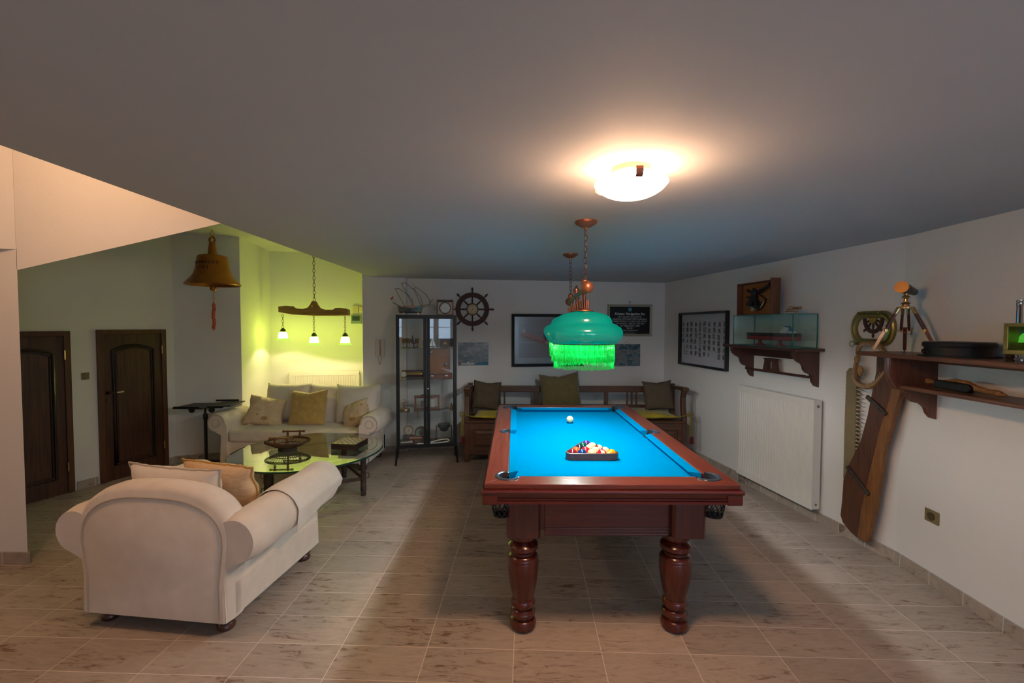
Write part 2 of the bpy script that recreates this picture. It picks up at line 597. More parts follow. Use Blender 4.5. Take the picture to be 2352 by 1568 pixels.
# ------------------------------------------------------------------ doors
DW = wood('door_wood', (0.030, 0.010, 0.004), (0.085, 0.032, 0.012), 2, 0.42, coat=0.2)
DWF = wood('door_frame_wood', (0.06, 0.020, 0.008), (0.12, 0.045, 0.016), 2, 0.4)
BRASS = mat('brass', (0.62, 0.42, 0.16), rough=0.3, metal=1.0, var=0.1)
DKBR = mat('dark_bronze', (0.10, 0.065, 0.04), rough=0.4, metal=0.9)
BLACK = mat('black_metal', (0.012, 0.012, 0.013), rough=0.45)
def arch(x0, x1, z0, z1, rise, n=10):
    pts = [(x0, z0), (x1, z0)]
    for i in range(n + 1):
        t = i / n
        x = x1 + (x0 - x1) * t
        pts.append((x, z1 + rise * (1 - (2 * t - 1) ** 2)))
    return pts
def door(n, a0, a1, h):
    d = thing('door_%d' % n, None, None, LW.at(a0, 0), LW.rz, None, 'structure')
    w = a1 - a0
    fw = 0.05
    g = G(); g.box(0, fw, -0.03, 0, 0, h); g.box(w - fw, w, -0.03, 0, 0, h); g.box(fw, w - fw, -0.03, 0, h - fw, h)
    g.build('door_frame', DWF, d, bevel=0.004)
    g = G(); g.box(fw, w - fw, -0.012, 0, 0.0, h - fw)
    leaf = g.build('door_leaf', DW, d)
    # arched raised panel with moulding
    x0, x1, z0, z1 = fw + 0.085, w - fw - 0.085, 0.16, h - fw - 0.17
    out = arch(x0, x1, z0, z1, 0.05)
    g = G()
    ring = [(p[0], -0.02, p[1]) for p in out]
    g.tube(ring, 0.012, 8, closed=True)
    ring2 = [((p[0] - w / 2) * 0.88 + w / 2, -0.016, (p[1] - (z0 + z1) / 2) * 0.965 + (z0 + z1) / 2) for p in out]
    g.tube(ring2, 0.007, 6, closed=True)
    g.build('panel_moulding', mat('door_moulding', (0.016, 0.007, 0.004), rough=0.35, coat=0.3), d, smooth=True)
    ip = [((p[0] - w / 2) * 0.80 + w / 2, (p[1] - (z0 + z1) / 2) * 0.94 + (z0 + z1) / 2) for p in out]
    g = G(); g.prism(ip, -0.018, -0.012, 'y'); g.build('door_panel', DW, d, bevel=0.003)
    for z in (0.22, h - 0.28):
        g = G(); g.cyl((w - fw, -0.032, z), (w - fw, -0.032, z + 0.09), 0.006, seg=8); g.build('hinge', BRASS, d, smooth=True)
    # lever handle with pale grip, keyhole rose
    hx = fw + 0.035
    g = G(); g.lathe([(0.022, -0.02), (0.022, -0.012), (0.016, -0.028), (0.009, -0.05)], (hx, 0, 0.95), 14, 'y')
    g.tube([(hx, -0.05, 0.95), (hx + 0.03, -0.055, 0.95), (hx + 0.06, -0.055, 0.95)], 0.007, 8)
    hd = g.build('door_handle', DKBR, d, smooth=True)
    g = G(); g.tube([(hx + 0.06, -0.055, 0.95), (hx + 0.08, -0.056, 0.95), (hx + 0.115, -0.056, 0.952), (hx + 0.125, -0.056, 0.952)], [0.007, 0.006, 0.010, 0.006], 8)
    gp = g.build('grip', mat('ivory', (0.75, 0.62, 0.42), rough=0.3), hd, smooth=True); gp['label'] = 'ivory coloured grip'
    g = G(); g.lathe([(0.018, -0.022), (0.018, -0.012)], (hx, 0, 0.87), 14, 'y'); g.build('keyhole_rose', DKBR, d, smooth=True)
    return d
door(1, 4.335, 5.0, 1.612)
door(2, 5.217, 5.885, 1.622)

# wall switch between the doors, socket on the right wall
SWM = mat('brown_plastic', (0.22, 0.17, 0.08), rough=0.35)
t = thing('light_switch', 'brown rocker light switch on the wall between the two dark doors', 'light switch', LW.at(5.12, 1.15), LW.rz)
g = G(); g.box(-0.033, 0.033, -0.010, 0, -0.036, 0.036); g.build('switch_plate', SWM, t, bevel=0.004)
g = G(); g.box(-0.018, 0.026, -0.016, -0.010, -0.026, 0.026); g.build('rocker', SWM, t, bevel=0.003)
t = thing('wall_socket', 'brown power socket low on the right wall under the long shelf', 'socket', RA.at(5.178, 0.45), RA.rz)
g = G(); g.box(-0.05, 0.05, -0.010, 0, -0.042, 0.042); g.build('socket_plate', SWM, t, bevel=0.008, bseg=3)
g = G(); g.lathe([(0.026, -0.014), (0.026, -0.009), (0.020, -0.013), (0.020, -0.0115)], (0, 0, 0), 20, 'y'); g.build('socket_well', mat('socket_brown', (0.08, 0.06, 0.03), rough=0.4), t, smooth=True)

# ------------------------------------------------------------------ radiators
RADW = mat('radiator_white', (0.74, 0.72, 0.66), rough=0.35)
def radiator(name, label, loc, rz, w, z0, z1, valve_left, ribs):
    t = thing(name, label, 'radiator', loc, rz)
    n = ribs
    g = G()
    pts = []
    m_ = 0.03
    pts.append((0, -0.095))
    pts.append((m_, -0.095))
    st = (w - 2 * m_) / n
    for i in range(n):
        x = m_ + i * st
        pts += [(x + st * .22, -0.095), (x + st * .34, -0.087), (x + st * .66, -0.087), (x + st * .78, -0.095)]
    pts += [(w - m_, -0.095), (w, -0.095), (w, -0.085), (0, -0.085)]
    g.prism(pts, z0 + 0.05, z1 - 0.06, 'z')
    g.box(0, w, -0.095, -0.085, z0, z0 + 0.05); g.box(0, w, -0.095, -0.085, z1 - 0.06, z1)
    g.build('front_panel', RADW, t, smooth=20)
    g = G(); g.box(0, w, -0.045, -0.035, z0 + 0.01, z1 - 0.01); g.build('rear_panel', RADW, t)
    g = G(); g.box(0.0, w, -0.094, -0.03, z1 - 0.004, z1 + 0.004)
    for i in range(int(w / 0.03)):
        g.box(0.01 + i * 0.03, 0.014 + i * 0.03, -0.09, -0.035, z1 + 0.004, z1 + 0.006)
    g.build('top_grille', RADW, t)
    for x in (0, w):
        sx = -1 if x == 0 else 1
        g = G(); g.box(min(x, x + sx * 0.003), max(x, x + sx * 0.003), -0.095, -0.02, z0 + 0.005, z1 + 0.002)
        side = g.build('side_panel', RADW, t, bevel=0.001)
        for rr_, zz_ in ((0.013, z1 - 0.05), (0.010, z0 + 0.045)):
          g = G()
          g.lathe([(rr_, 0), (rr_, sx * 0.004), (rr_ * .6, sx * 0.006)], (x + sx * 0.002, -0.055, zz_), 14, 'x')
          g.build('plug', mat('radiator_plug', (0.25, 0.22, 0.18), rough=0.4, metal=0.6), side, smooth=True)
    for x in (w * .2, w * .8):
        g = G(); g.box(x - .015, x + .015, -0.035, 0.0, z0 + .1, z1 - .1); g.build('wall_bracket', RADW, t)
    x = -0.03 if valve_left else w + 0.03
    CH = mat('valve_chrome', (0.55, 0.5, 0.42), rough=0.3, metal=0.9)
    g = G(); g.cyl((x, -0.055, 0), (x, -0.055, z0 + 0.05), 0.007, seg=10); g.lathe([(0.012, 0), (0.016, .02), (0.012, .04)], (x, -0.055, z0 + 0.02), 12)
    g.cyl((x, -0.055, z0 + 0.045), (0.01 if valve_left else w - .01, -0.055, z0 + 0.045), 0.008, seg=10)
    v = g.build('valve', CH, t, smooth=True)
    g = G(); g.lathe([(0.014, 0), (0.016, 0.01), (0.015, 0.05), (0.012, 0.055)], (x, -0.055, z0 + 0.06), 14)
    g.build('valve_cap', mat('cap_white', (0.6, 0.6, 0.56), rough=0.4), v, smooth=True)
    return t
radiator('radiator', 'large white ribbed panel radiator on the right wall below the carved wooden shelf', RB.at(1.617, 0), RB.rz, 0.98, 0.118, 1.05, True, 27)
radiator('radiator', 'white ribbed radiator on the alcove wall behind the cream sofa', AB.at(0.285, 0), AB.rz, 1.0, 0.35, 0.975, False, 27)
# ------------------------------------------------------------------ pool table
MAHT = wood('mahogany_top', (0.10, 0.016, 0.008), (0.19, 0.040, 0.018), 1, 0.28, coat=0.35, ring=22)
MAHX = wood('mahogany_cross', (0.10, 0.016, 0.008), (0.19, 0.040, 0.018), 0, 0.28, coat=0.35, ring=22)
MAH = wood('mahogany_side', (0.075, 0.007, 0.003), (0.125, 0.014, 0.006), 0, 0.30, coat=0.3, ring=16)
MAHV = wood('mahogany_leg', (0.060, 0.006, 0.003), (0.105, 0.012, 0.006), 2, 0.26, coat=0.45, ring=16)
FELT = mat('blue_felt', (0.0, 0.165, 0.345), rough=0.95, c2=(0.0, 0.178, 0.37), scale=260, bump=0.12, bscale=900, sheen=0.0, spec=0.0)
BPL = mat('black_plastic', (0.012, 0.013, 0.016), rough=0.3)
PKR = mat('pocket_rim', (0.035, 0.045, 0.06), rough=0.3)
PT = (0.470, 1.178, 0.03)
W, L, TZ = 1.32, 2.29, 0.86
hw, hl = W / 2, L / 2
RW = 0.125
t = pool = thing('pool_table', 'pool table with bright blue cloth and polished mahogany frame', 'pool table', (PT[0], PT[1], 0), PT[2])
pk = [(-1, -1), (1, -1), (-1, 0), (1, 0), (-1, 1), (1, 1)]
def pocket_c(sx, sy):
    return (sx * (hw - RW + (0.0 if sy else 0.012)), sy * (hl - RW))
PR = 0.058
def rail_outline(side):
    return None
# frame top: four mitred boards with half-round pocket cuts
def cutboard(sx=0, sy=0):
    g = G()
    N = 10
    if sx:   # long boards
        o = [(sx * hw, -hl), (sx * hw, hl)]
        inner = [(sx * (hw - RW), hl - RW)]
        pts = []
        xi = sx * (hw - RW)
        # corner top, side pocket, corner bottom
        for k in range(N + 1):
            a = PI / 4 - k * (PI * .75) / N
            pts.append((xi + sx * PR * math.cos(a), hl - RW + PR * math.sin(a)))
        for k in range(N + 1):
            a = 1.82 - k * 3.64 / N
            pts.append((xi + sx * (0.012 + PR * .84 * math.cos(a)), PR * .84 * math.sin(a)))
        for k in range(N + 1):
            a = -PI / 2 + k * (PI * .75) / N
            pts.append((xi + sx * PR * math.cos(a), -(hl - RW) - PR * math.sin(a)))
        outl = [(sx * hw, -hl), (sx * hw, hl)] + pts
    else:
        yi = sy * (hl - RW)
        pts = []
        for k in range(N + 1):
            a = PI / 4 + k * (PI * .75) / N
            pts.append((hw - RW + PR * math.cos(a), yi + sy * PR * math.sin(a)))
        for k in range(N + 1):
            a = PI - k * (PI * .75) / N
            pts.append((-(hw - RW) - PR * math.cos(a), yi + sy * PR * math.sin(a)))
        outl = [(-hw, sy * hl), (hw, sy * hl)] + pts
    g.prism(outl, TZ - 0.028, TZ, 'z')
    return g
for s in (-1, 1):
    cutboard(sx=s).build('rail', MAHT, t, bevel=0.005)
    cutboard(sy=s).build('rail', MAHX, t, bevel=0.005)
# outer skirt under the top: lip, plain band, beading
def skirt_prof(d):
    return [(d - 0.0, TZ - 0.028), (d + 0.012, TZ - 0.030), (d + 0.016, TZ - 0.040), (d + 0.012, TZ - 0.052), (d + 0.002, TZ - 0.056), (d - 0.002, TZ - 0.072),
            (d + 0.002, TZ - 0.076), (d + 0.002, TZ - 0.084), (d - 0.004, TZ - 0.087), (d + 0.004, TZ - 0.091), (d + 0.004, TZ - 0.104), (d - 0.03, TZ - 0.106), (d - 0.03, TZ - 0.028)]
g = G()
rings = []
for (px, pz) in skirt_prof(0.0):
    rings.append([(-hw - px, -hl - px, pz), (hw + px, -hl - px, pz), (hw + px, hl + px, pz), (-hw - px, hl + px, pz)])
g.ring(rings + [rings[0]], cap=False)
g.build('skirt', MAH, t)
for sx in (-1, 1):
    for sy in (-1, 1):
        g = G(); g.box(sx * (hw - 0.03) - 0.04, sx * (hw - 0.03) + 0.04, sy * (hl - 0.03) - 0.04, sy * (hl - 0.03) + 0.04, TZ - 0.108, TZ - 0.054)
        g.build('corner_block', MAH, t, bevel=0.006)
# playing bed
g = G(); g.box(-(hw - RW + .01), hw - RW - -.01, -(hl - RW + .01), hl - RW + .01, 0.77, 0.82)
bed = g.build('cloth_bed', FELT, t)
# cut the pocket mouths with boolean-free discs: black wells set slightly above the bed
for sx, sy in pk:
    cx, cy = pocket_c(sx, sy)
    p = G()
    p.lathe([(PR * .97, 0.8205), (PR * .97, 0.822), (PR * .80, 0.8215), (0.001, 0.8213)], (cx, cy, 0), 24)
    well = p.build('pocket', BPL, t, smooth=True)
    g = G()
    if sy:
        a0 = math.atan2(sy, sx)
        span = 4.3
    else:
        a0 = 0 if sx > 0 else PI
        span = 3.5
    R2 = (PR if sy else PR * .84) - 0.003
    rings = []
    nn = 18
    for k in range(nn + 1):
        a = a0 - span / 2 * 1.0 + span * k / nn
        c_, s_ = math.cos(a), math.sin(a)
        wv = 1.0 - 0.5 * (abs(2 * k / nn - 1) ** 5) * 1.9
        rings.append([(cx + c_ * R2, cy + s_ * R2, 0.822), (cx + c_ * R2, cy + s_ * R2, TZ + 0.003), (cx + c_ * (R2 + .006), cy + s_ * (R2 + .006), TZ + 0.007),
                      (cx + c_ * (R2 + 0.02 * wv), cy + s_ * (R2 + .02 * wv), TZ + 0.005), (cx + c_ * (R2 + .024 * wv), cy + s_ * (R2 + .024 * wv), TZ), (cx + c_ * (R2 + .006), cy + s_ * (R2 + .006), TZ - 0.01)])
    g.ring(rings)
    g.build('pocket_rim', PKR, well, smooth=True)
    # net basket under the rail, outside the frame
    g = G()
    bx, by = cx + sx * 0.035, cy + sy * 0.015
    zt, zb = TZ - 0.106, TZ - 0.205
    for q in range(12):
        for d in (-1, 1):
            pts = []
            for k in range(7):
                a = 2 * PI * (q + d * k * 0.33) / 12
                rr = 0.058 - 0.012 * (k / 6) ** 2
                pts.append((bx + rr * math.cos(a), by + rr * math.sin(a), zt - (zt - zb) * k / 6))
            g.tube(pts, 0.0026, 4, cap=False)
    g.torus((bx, by, zb), 0.046, 0.004, 20, 6); g.torus((bx, by, zt), 0.058, 0.005, 20, 6); g.torus((bx, by, (zt + zb) / 2), 0.055, 0.0025, 20, 5)
    g.lathe([(0.046, zb - .003), (0.046, zb), (0.001, zb)], (bx, by, 0), 16)
    g.build('net_basket', BPL, t, smooth=True)
# cushions: six blue wedges
CW = 0.05
def cush(p0, p1, inward, e0, e1):
    """nose line offset inward; angled ends"""
    P0, P1 = Vector((*p0, 0)), Vector((*p1, 0))
    d = (P1 - P0).normalized()
    n = Vector((*inward, 0))
    a, b = P0 + d * 0, P1
    sec = lambda q, e, sgn: [q + Vector((0, 0, TZ - 0.002)), q + n * CW + d * e * sgn + Vector((0, 0, TZ - 0.006)), q + n * (CW + 0.002) + d * e * sgn + Vector((0, 0, TZ - 0.014)), q + n * (CW - 0.02) + d * e * sgn * .7 + Vector((0, 0, 0.8205)), q + Vector((0, 0, 0.8205))]
    g = G()
    g.ring([sec(a, e0, 1), sec(b, e1, -1)])
    return g
xi, yi = hw - RW, hl - RW
for s in (-1, 1):
    for q in (-1, 1):
        a, b = (s * xi, q * (PR * .9)), (s * xi, q * (yi - PR))
        cush(a, b, (-s, 0), 0.018, 0.05).build('cushion_rail', FELT, t, bevel=0.002)
    a, b = (-(xi - PR), s * yi), ((xi - PR), s * yi)
    cush(a, b, (0, -s), 0.05, 0.05).build('cushion_rail', FELT, t, bevel=0.002)
# body
g = G()
bx, by = 0.42, 0.99
g.box(-bx - .02, bx + .02, -by - 0.03, by + 0.03, 0.56, 0.80)
g.build('body', MAH, t)
for s in (-1, 1):
    g = G()
    y = s * (by + 0.03)
    for z0, z1, d in ((0.535, 0.548, 0.012), (0.548, 0.556, 0.005), (0.556, 0.564, 0.012), (0.572, 0.58, 0.014)):
        g.box(-bx + .08, bx - .08, min(y, y + s * d), max(y, y + s * d), z0, z1)
    g.box(-bx + .08, bx - .08, y - 0.01, y + 0.01, 0.54, 0.80)
    g.build('apron_moulding', MAH, t, bevel=0.002)
    g = G()
    x = s * (bx + 0.02)
    g.box(x - .01, x + .01, -by + .08, by - .08, 0.54, 0.8)
    g.box(min(x, x + s * .013), max(x, x + s * .013), -by + .08, by - .08, 0.54, 0.56)
    g.build('apron_moulding', MAH, t, bevel=0.002)
legp = [(0.058, 0.0), (0.070, 0.012), (0.074, 0.035), (0.066, 0.055), (0.055, 0.062), (0.057, 0.072), (0.066, 0.080), (0.069, 0.098), (0.062, 0.112), (0.052, 0.118), (0.053, 0.126), (0.064, 0.134),
        (0.068, 0.150), (0.062, 0.166), (0.056, 0.172), (0.066, 0.21), (0.078, 0.27), (0.086, 0.34), (0.086, 0.385), (0.084, 0.39), (0.086, 0.396), (0.084, 0.405), (0.074, 0.418), (0.062, 0.424), (0.060, 0.434),
        (0.072, 0.440), (0.084, 0.456), (0.082, 0.476), (0.070, 0.488), (0.058, 0.494), (0.062, 0.502), (0.074, 0.512), (0.078, 0.525), (0.078, 0.54)]
for sx in (-1, 1):
    for sy in (-1, 1):
        lx = -0.455 if sx < 0 else 0.388
        g = G(); g.lathe(legp, (lx, sy * 0.985, 0), 32)
        lg = g.build('leg', MAHV, t, smooth=35)
        g = G()
        c = 0.016
        x0, y0, h_ = (-0.455 if sx < 0 else 0.43), sy * 0.985, 0.092
        g.prism([(x0 - h_ + c, y0 - h_), (x0 + h_ - c, y0 - h_), (x0 + h_, y0 - h_ + c), (x0 + h_, y0 + h_ - c), (x0 + h_ - c, y0 + h_), (x0 - h_ + c, y0 + h_), (x0 - h_, y0 + h_ - c), (x0 - h_, y0 - h_ + c)], 0.54, 0.80, 'z')
        g.build('leg_block', MAHV, lg, bevel=0.004)

# ------------------------------------------------------------------ rack and balls
def bed_xy(px, py):     # point on the bed in the table's frame -> world
    c, s = math.cos(PT[2]), math.sin(PT[2])
    return (PT[0] + px * c - py * s, PT[1] + px * s + py * c)
BR = 0.0315
CREAM = (0.62, 0.50, 0.27)
def ball_mat(name, c, stripe=False):
    m, nt, p = _nt(name)
    p.inputs['Roughness'].default_value = 0.06
    p.inputs['Coat Weight'].default_value = 0.5
    p.inputs['Base Color'].default_value = col4(c)
    if stripe:
        tc = nt.nodes.new('ShaderNodeTexCoord'); sp = nt.nodes.new('ShaderNodeSeparateXYZ')
        ab = nt.nodes.new('ShaderNodeMath'); ab.operation = 'ABSOLUTE'
        lt = nt.nodes.new('ShaderNodeMath'); lt.operation = 'LESS_THAN'; lt.inputs[1].default_value = BR * 0.52
        mx = nt.nodes.new('ShaderNodeMix'); mx.data_type = 'RGBA'
        nt.links.new(tc.outputs['Object'], sp.inputs[0]); nt.links.new(sp.outputs[2], ab.inputs[0]); nt.links.new(ab.outputs[0], lt.inputs[0])
        nt.links.new(lt.outputs[0], mx.inputs[0]); mx.inputs[6].default_value = col4(CREAM); mx.inputs[7].default_value = col4(c)
        nt.links.new(mx.outputs[2], p.inputs['Base Color'])
    return m
DIGIT = mat('digit_black', (0.02, 0.02, 0.02), rough=0.3)
SPOT = mat('spot_cream', (0.82, 0.70, 0.40), rough=0.1)
def ball(name_c, c, stripe, num, loc, rot, label, spotdir=(0, -1, 0.35)):
    g = G(); g.sphere((0, 0, 0), BR, 28)
    o = g.build('billiard_ball', ball_mat('ball_' + name_c, c, stripe), smooth=180)
    o.location = loc
    o.rotation_euler = rot
    tag(o, label, 'ball', 'racked balls' if num != 'cue' else None)
    if num != 'cue':
        d = Vector(spotdir).normalized()
        # small round number patch hugging the sphere
        up = Vector((0, 0, 1)); x = up.cross(d).normalized(); z = d.cross(x).normalized()
        g = G(); ringsx = []
        for rr in (0.0001, 0.35, 0.7, 1.0):
            a = rr * 0.40
            ringsx.append([(d * math.cos(a) + (x * math.cos(2 * PI * k / 18) + z * math.sin(2 * PI * k / 18)) * math.sin(a)) * (BR + 0.0004) for k in range(18)])
        g.ring(ringsx, cap=False)
        M = Matrix.Identity(3); 
        from mathutils import Euler
        inv = Euler(rot).to_matrix().inverted()
        g.bm.transform(inv.to_4x4())
        s = g.build('number_patch', SPOT, o, smooth=180)
        q = Matrix((x, z, d)).transposed()
        tt = text(num, 0.013, DIGIT, s, (0, 0, 0), name='number', ext=0.0008)
        tt.matrix_local = inv.to_4x4() @ (Matrix.Translation(d * (BR + 0.0002) - z * 0.0045) @ q.to_4x4())
    return o
MAR, BLU, ORA, RED, YEL, GRN, PUR, BLK = (0.16, 0.008, 0.015), (0.0, 0.035, 0.16), (0.75, 0.10, 0.02), (0.62, 0.008, 0.02), (0.62, 0.27, 0.005), (0.0, 0.07, 0.035), (0.07, 0.015, 0.16), (0.01, 0.012, 0.03)
RACK0 = (-0.005, -0.573)      # middle of the front row in the table's frame
rows = [
    [('maroon', MAR, 0, '7', (0, 0, 0), 'solid maroon ball with a 7, left end of the front row in the rack', (-0.1, -1, -0.1)),
     ('blue', BLU, 0, '2', (0, 0, 0), 'solid blue ball second from left in the front row', (0.2, 1, 0.1)),
     ('orange_striped', ORA, 1, '13', (0.25, 0, 0), 'orange striped ball with cream top, middle of the front row', (-1, -0.6, 0.0)),
     ('red', RED, 0, '3', (0, 0, 0), 'solid red ball with cream number patch on top, fourth in the front row', (0.1, -0.75, 0.65)),
     ('yellow', YEL, 0, '1', (0, 0, 0), 'solid yellow ball at the right end of the front row', (-0.75, -0.6, 0.25))],
    [('orange', ORA, 0, '5', (0, 0, 0), 'solid orange ball behind the maroon one in the rack', (0, 1, 0)),
     ('crimson', RED, 0, '3', (0, 0, 0), 'plain red ball in the second row between orange and green stripe', (0, 1, 0)),
     ('green_striped', GRN, 1, '14', (0.35, 0.2, 0), 'green striped ball with a cream number patch facing the camera', (0.05, -0.8, 0.5)),
     ('blue_striped', BLU, 1, '10', (0.5, 0.5, 0), 'cream ball with blue stripe turned away, behind the yellow ball', (0, 1, 0))],
    [('black', BLK, 0, '8', (0, 0, 0), 'black ball on the left side of the third row', (0, 1, 0)),
     ('purple_striped', PUR, 1, '12', (0.6, 0.35, 0), 'cream ball with purple stripe in the middle of the rack', (0.4, -0.9, 0.0)),
     ('maroon_striped', MAR, 1, '15', (0.3, 0.9, 0), 'maroon striped ball on the right of the third row', (0, 1, 0.2))],
    [('green', GRN, 0, '6', (0, 0, 0), 'solid green ball in the two ball row', (0, 1, 0)),
     ('yellow_striped', YEL, 1, '9', (0.3, -0.3, 0), 'yellow striped ball beside the green one', (-0.6, -0.75, 0.3))],
    [('purple', PUR, 0, '4', (0, 0, 0), 'solid purple ball at the far tip of the rack', (0, 1, 0))]]
for r, row in enumerate(rows):
    for k, (nm, c, st, num, rot, lab, sd) in enumerate(row):
        x = RACK0[0] + (k - (len(row) - 1) / 2) * 2 * BR * 1.005
        y = RACK0[1] + r * 2 * BR * 0.872
        wx, wy = bed_xy(x, y)
        ball(nm, c, st, num, (wx, wy, 0.82 + BR), rot, lab, sd)
wx, wy = bed_xy(-0.013, 0.484)
CUE_XY = (wx, wy)
cue = ball('cue', (0.66, 0.58, 0.34), 0, 'cue', (wx, wy, 0.82 + BR), (0, 0, 0), 'lone cream cue ball beyond the racked balls')
RKM = mat('rack_wood', (0.085, 0.040, 0.030), rough=0.35, var=0.2, scale=30, coat=0.3)
wx, wy = bed_xy(RACK0[0], RACK0[1])
t = thing('ball_rack', 'brown triangular ball rack around the racked balls on the blue cloth', 'rack', (wx, wy, 0.82), PT[2])
tri = []
a_ = 2 * BR * 2 * 1.005      # half spacing to corner ball centre
cs = [(-a_, 0), (a_, 0), (0, 4 * 2 * BR * 0.872)]
def tri_out(off):
    o = []
    ang = [(PI + PI / 6 + PI / 3 * 0, ), ]
    dirs = [(-PI + 0.0, -PI / 2), ]
    spec = [(cs[0], PI - PI / 6, PI + PI / 2), (cs[1], -PI / 2, PI / 6), (cs[2], PI / 6, PI - PI / 6)]
    for (c, a0, a1) in spec:
        for k in range(7):
            a = a0 + (a1 - a0) * k / 6
            o.append((c[0] + off * math.cos(a), c[1] + off * math.sin(a)))
    return o
oi, oo = tri_out(BR + 0.001), tri_out(BR + 0.011)
g = G()
def RG(pts, z):
    return [(p[0], p[1], z) for p in pts]
g.ring([RG(oo, 0.004), RG(oo, 0.044), RG(oi, 0.046), RG(oi, 0.004), RG(oo, 0.004)], cap=False)
g.build('rack_frame', RKM, t, smooth=30)
g = G()
for c0_, c1_ in ((0, 1), (1, 2), (2, 0)):
    for f in (0.1, 0.5, 0.9):
        P = Vector(cs[c0_]) * (1 - f) + Vector(cs[c1_]) * f
        mid = (Vector(cs[0]) + Vector(cs[1]) + Vector(cs[2])) / 3
        e = (Vector(cs[c1_]) - Vector(cs[c0_])).normalized(); nrm = Vector((e.y, -e.x))
        q = P + nrm * (BR + 0.006)
        g.lathe([(0.007, 0.0), (0.008, 0.004)], (q.x, q.y, 0), 10)
g.build('rack_feet', RKM, t)

# ------------------------------------------------------------------ billiard pendant
COP = mat('copper', (0.42, 0.16, 0.09), rough=0.38, metal=0.75, var=0.12, scale=20)
COPD = mat('dark_copper', (0.16, 0.075, 0.045), rough=0.45, metal=0.6)
BARM = mat('verdigris_bar', (0.20, 0.26, 0.22), rough=0.4, metal=0.5)
SHADE = translucent_mat('green_glass_shade', (0.0, 0.24, 0.20), (0.0, 0.32, 0.27), 0.32, 0.10, 0.08)
FRG = translucent_mat('green_beads', (0.0, 0.26, 0.05), (0.0, 0.50, 0.13), 0.55, 0.06, 0.25)
t = thing('pendant_lamp', 'billiard pendant with green glass shades and beaded fringes over the pool table', 'lamp', (0.42, 1.05, H), 0)
yb0, yb1, xb0, xb1, zb = 0.31 - 1.05, 1.86 - 1.05, -0.015, 0.028, 1.895 - H
def bx_(y): return xb0 + (xb1 - xb0) * (y - yb0) / (yb1 - yb0)
g = G(); g.cyl((xb0, yb0, zb), (xb1, yb1, zb), 0.015, seg=16); g.build('bar', BARM, t, smooth=True)
for y in (yb0, yb1):
    g = G(); g.sphere((bx_(y), y, zb), 0.036, 20); g.build('end_ball', COP, t, smooth=180)
for (y, xc) in ((0.456 - 1.05, -0.007), (1.668 - 1.05, 0.017)):
    g = G(); g.lathe([(0.066, 0.0), (0.066, -0.012), (0.055, -0.02), (0.03, -0.034), (0.012, -0.04), (0.009, -0.052)], (xc, y, 0), 24)
    cn = g.build('ceiling_canopy', COP, t, smooth=35)
    g = G()
    g.chain((xc, y, -0.05), (bx_(y), y, zb + 0.055), 0.04, 0.0105, 0.0024)
    g.build('chain', COPD, cn, smooth=True)
    g = G(); g.lathe([(0.006, 0.015), (0.020, 0.016), (0.024, 0.03), (0.022, 0.052), (0.012, 0.058), (0.006, 0.066)], (bx_(y), y, zb), 16); g.build('finial', COP, t, smooth=35)
g = G(); g.lathe([(0.006, 0.015), (0.020, 0.016), (0.024, 0.03), (0.022, 0.052), (0.012, 0.058), (0.004, 0.08)], (bx_(0.02), 0.02, zb), 16); g.build('finial', COP, t, smooth=35)
sprof = [(0.187, 0.0), (0.203, 0.004), (0.222, 0.022), (0.234, 0.048), (0.235, 0.070), (0.224, 0.095), (0.200, 0.112), (0.176, 0.122), (0.170, 0.130), (0.168, 0.142), (0.160, 0.158), (0.140, 0.173), (0.105, 0.185), (0.065, 0.193), (0.050, 0.197)]
SZ = 1.567 - H
shade0 = None
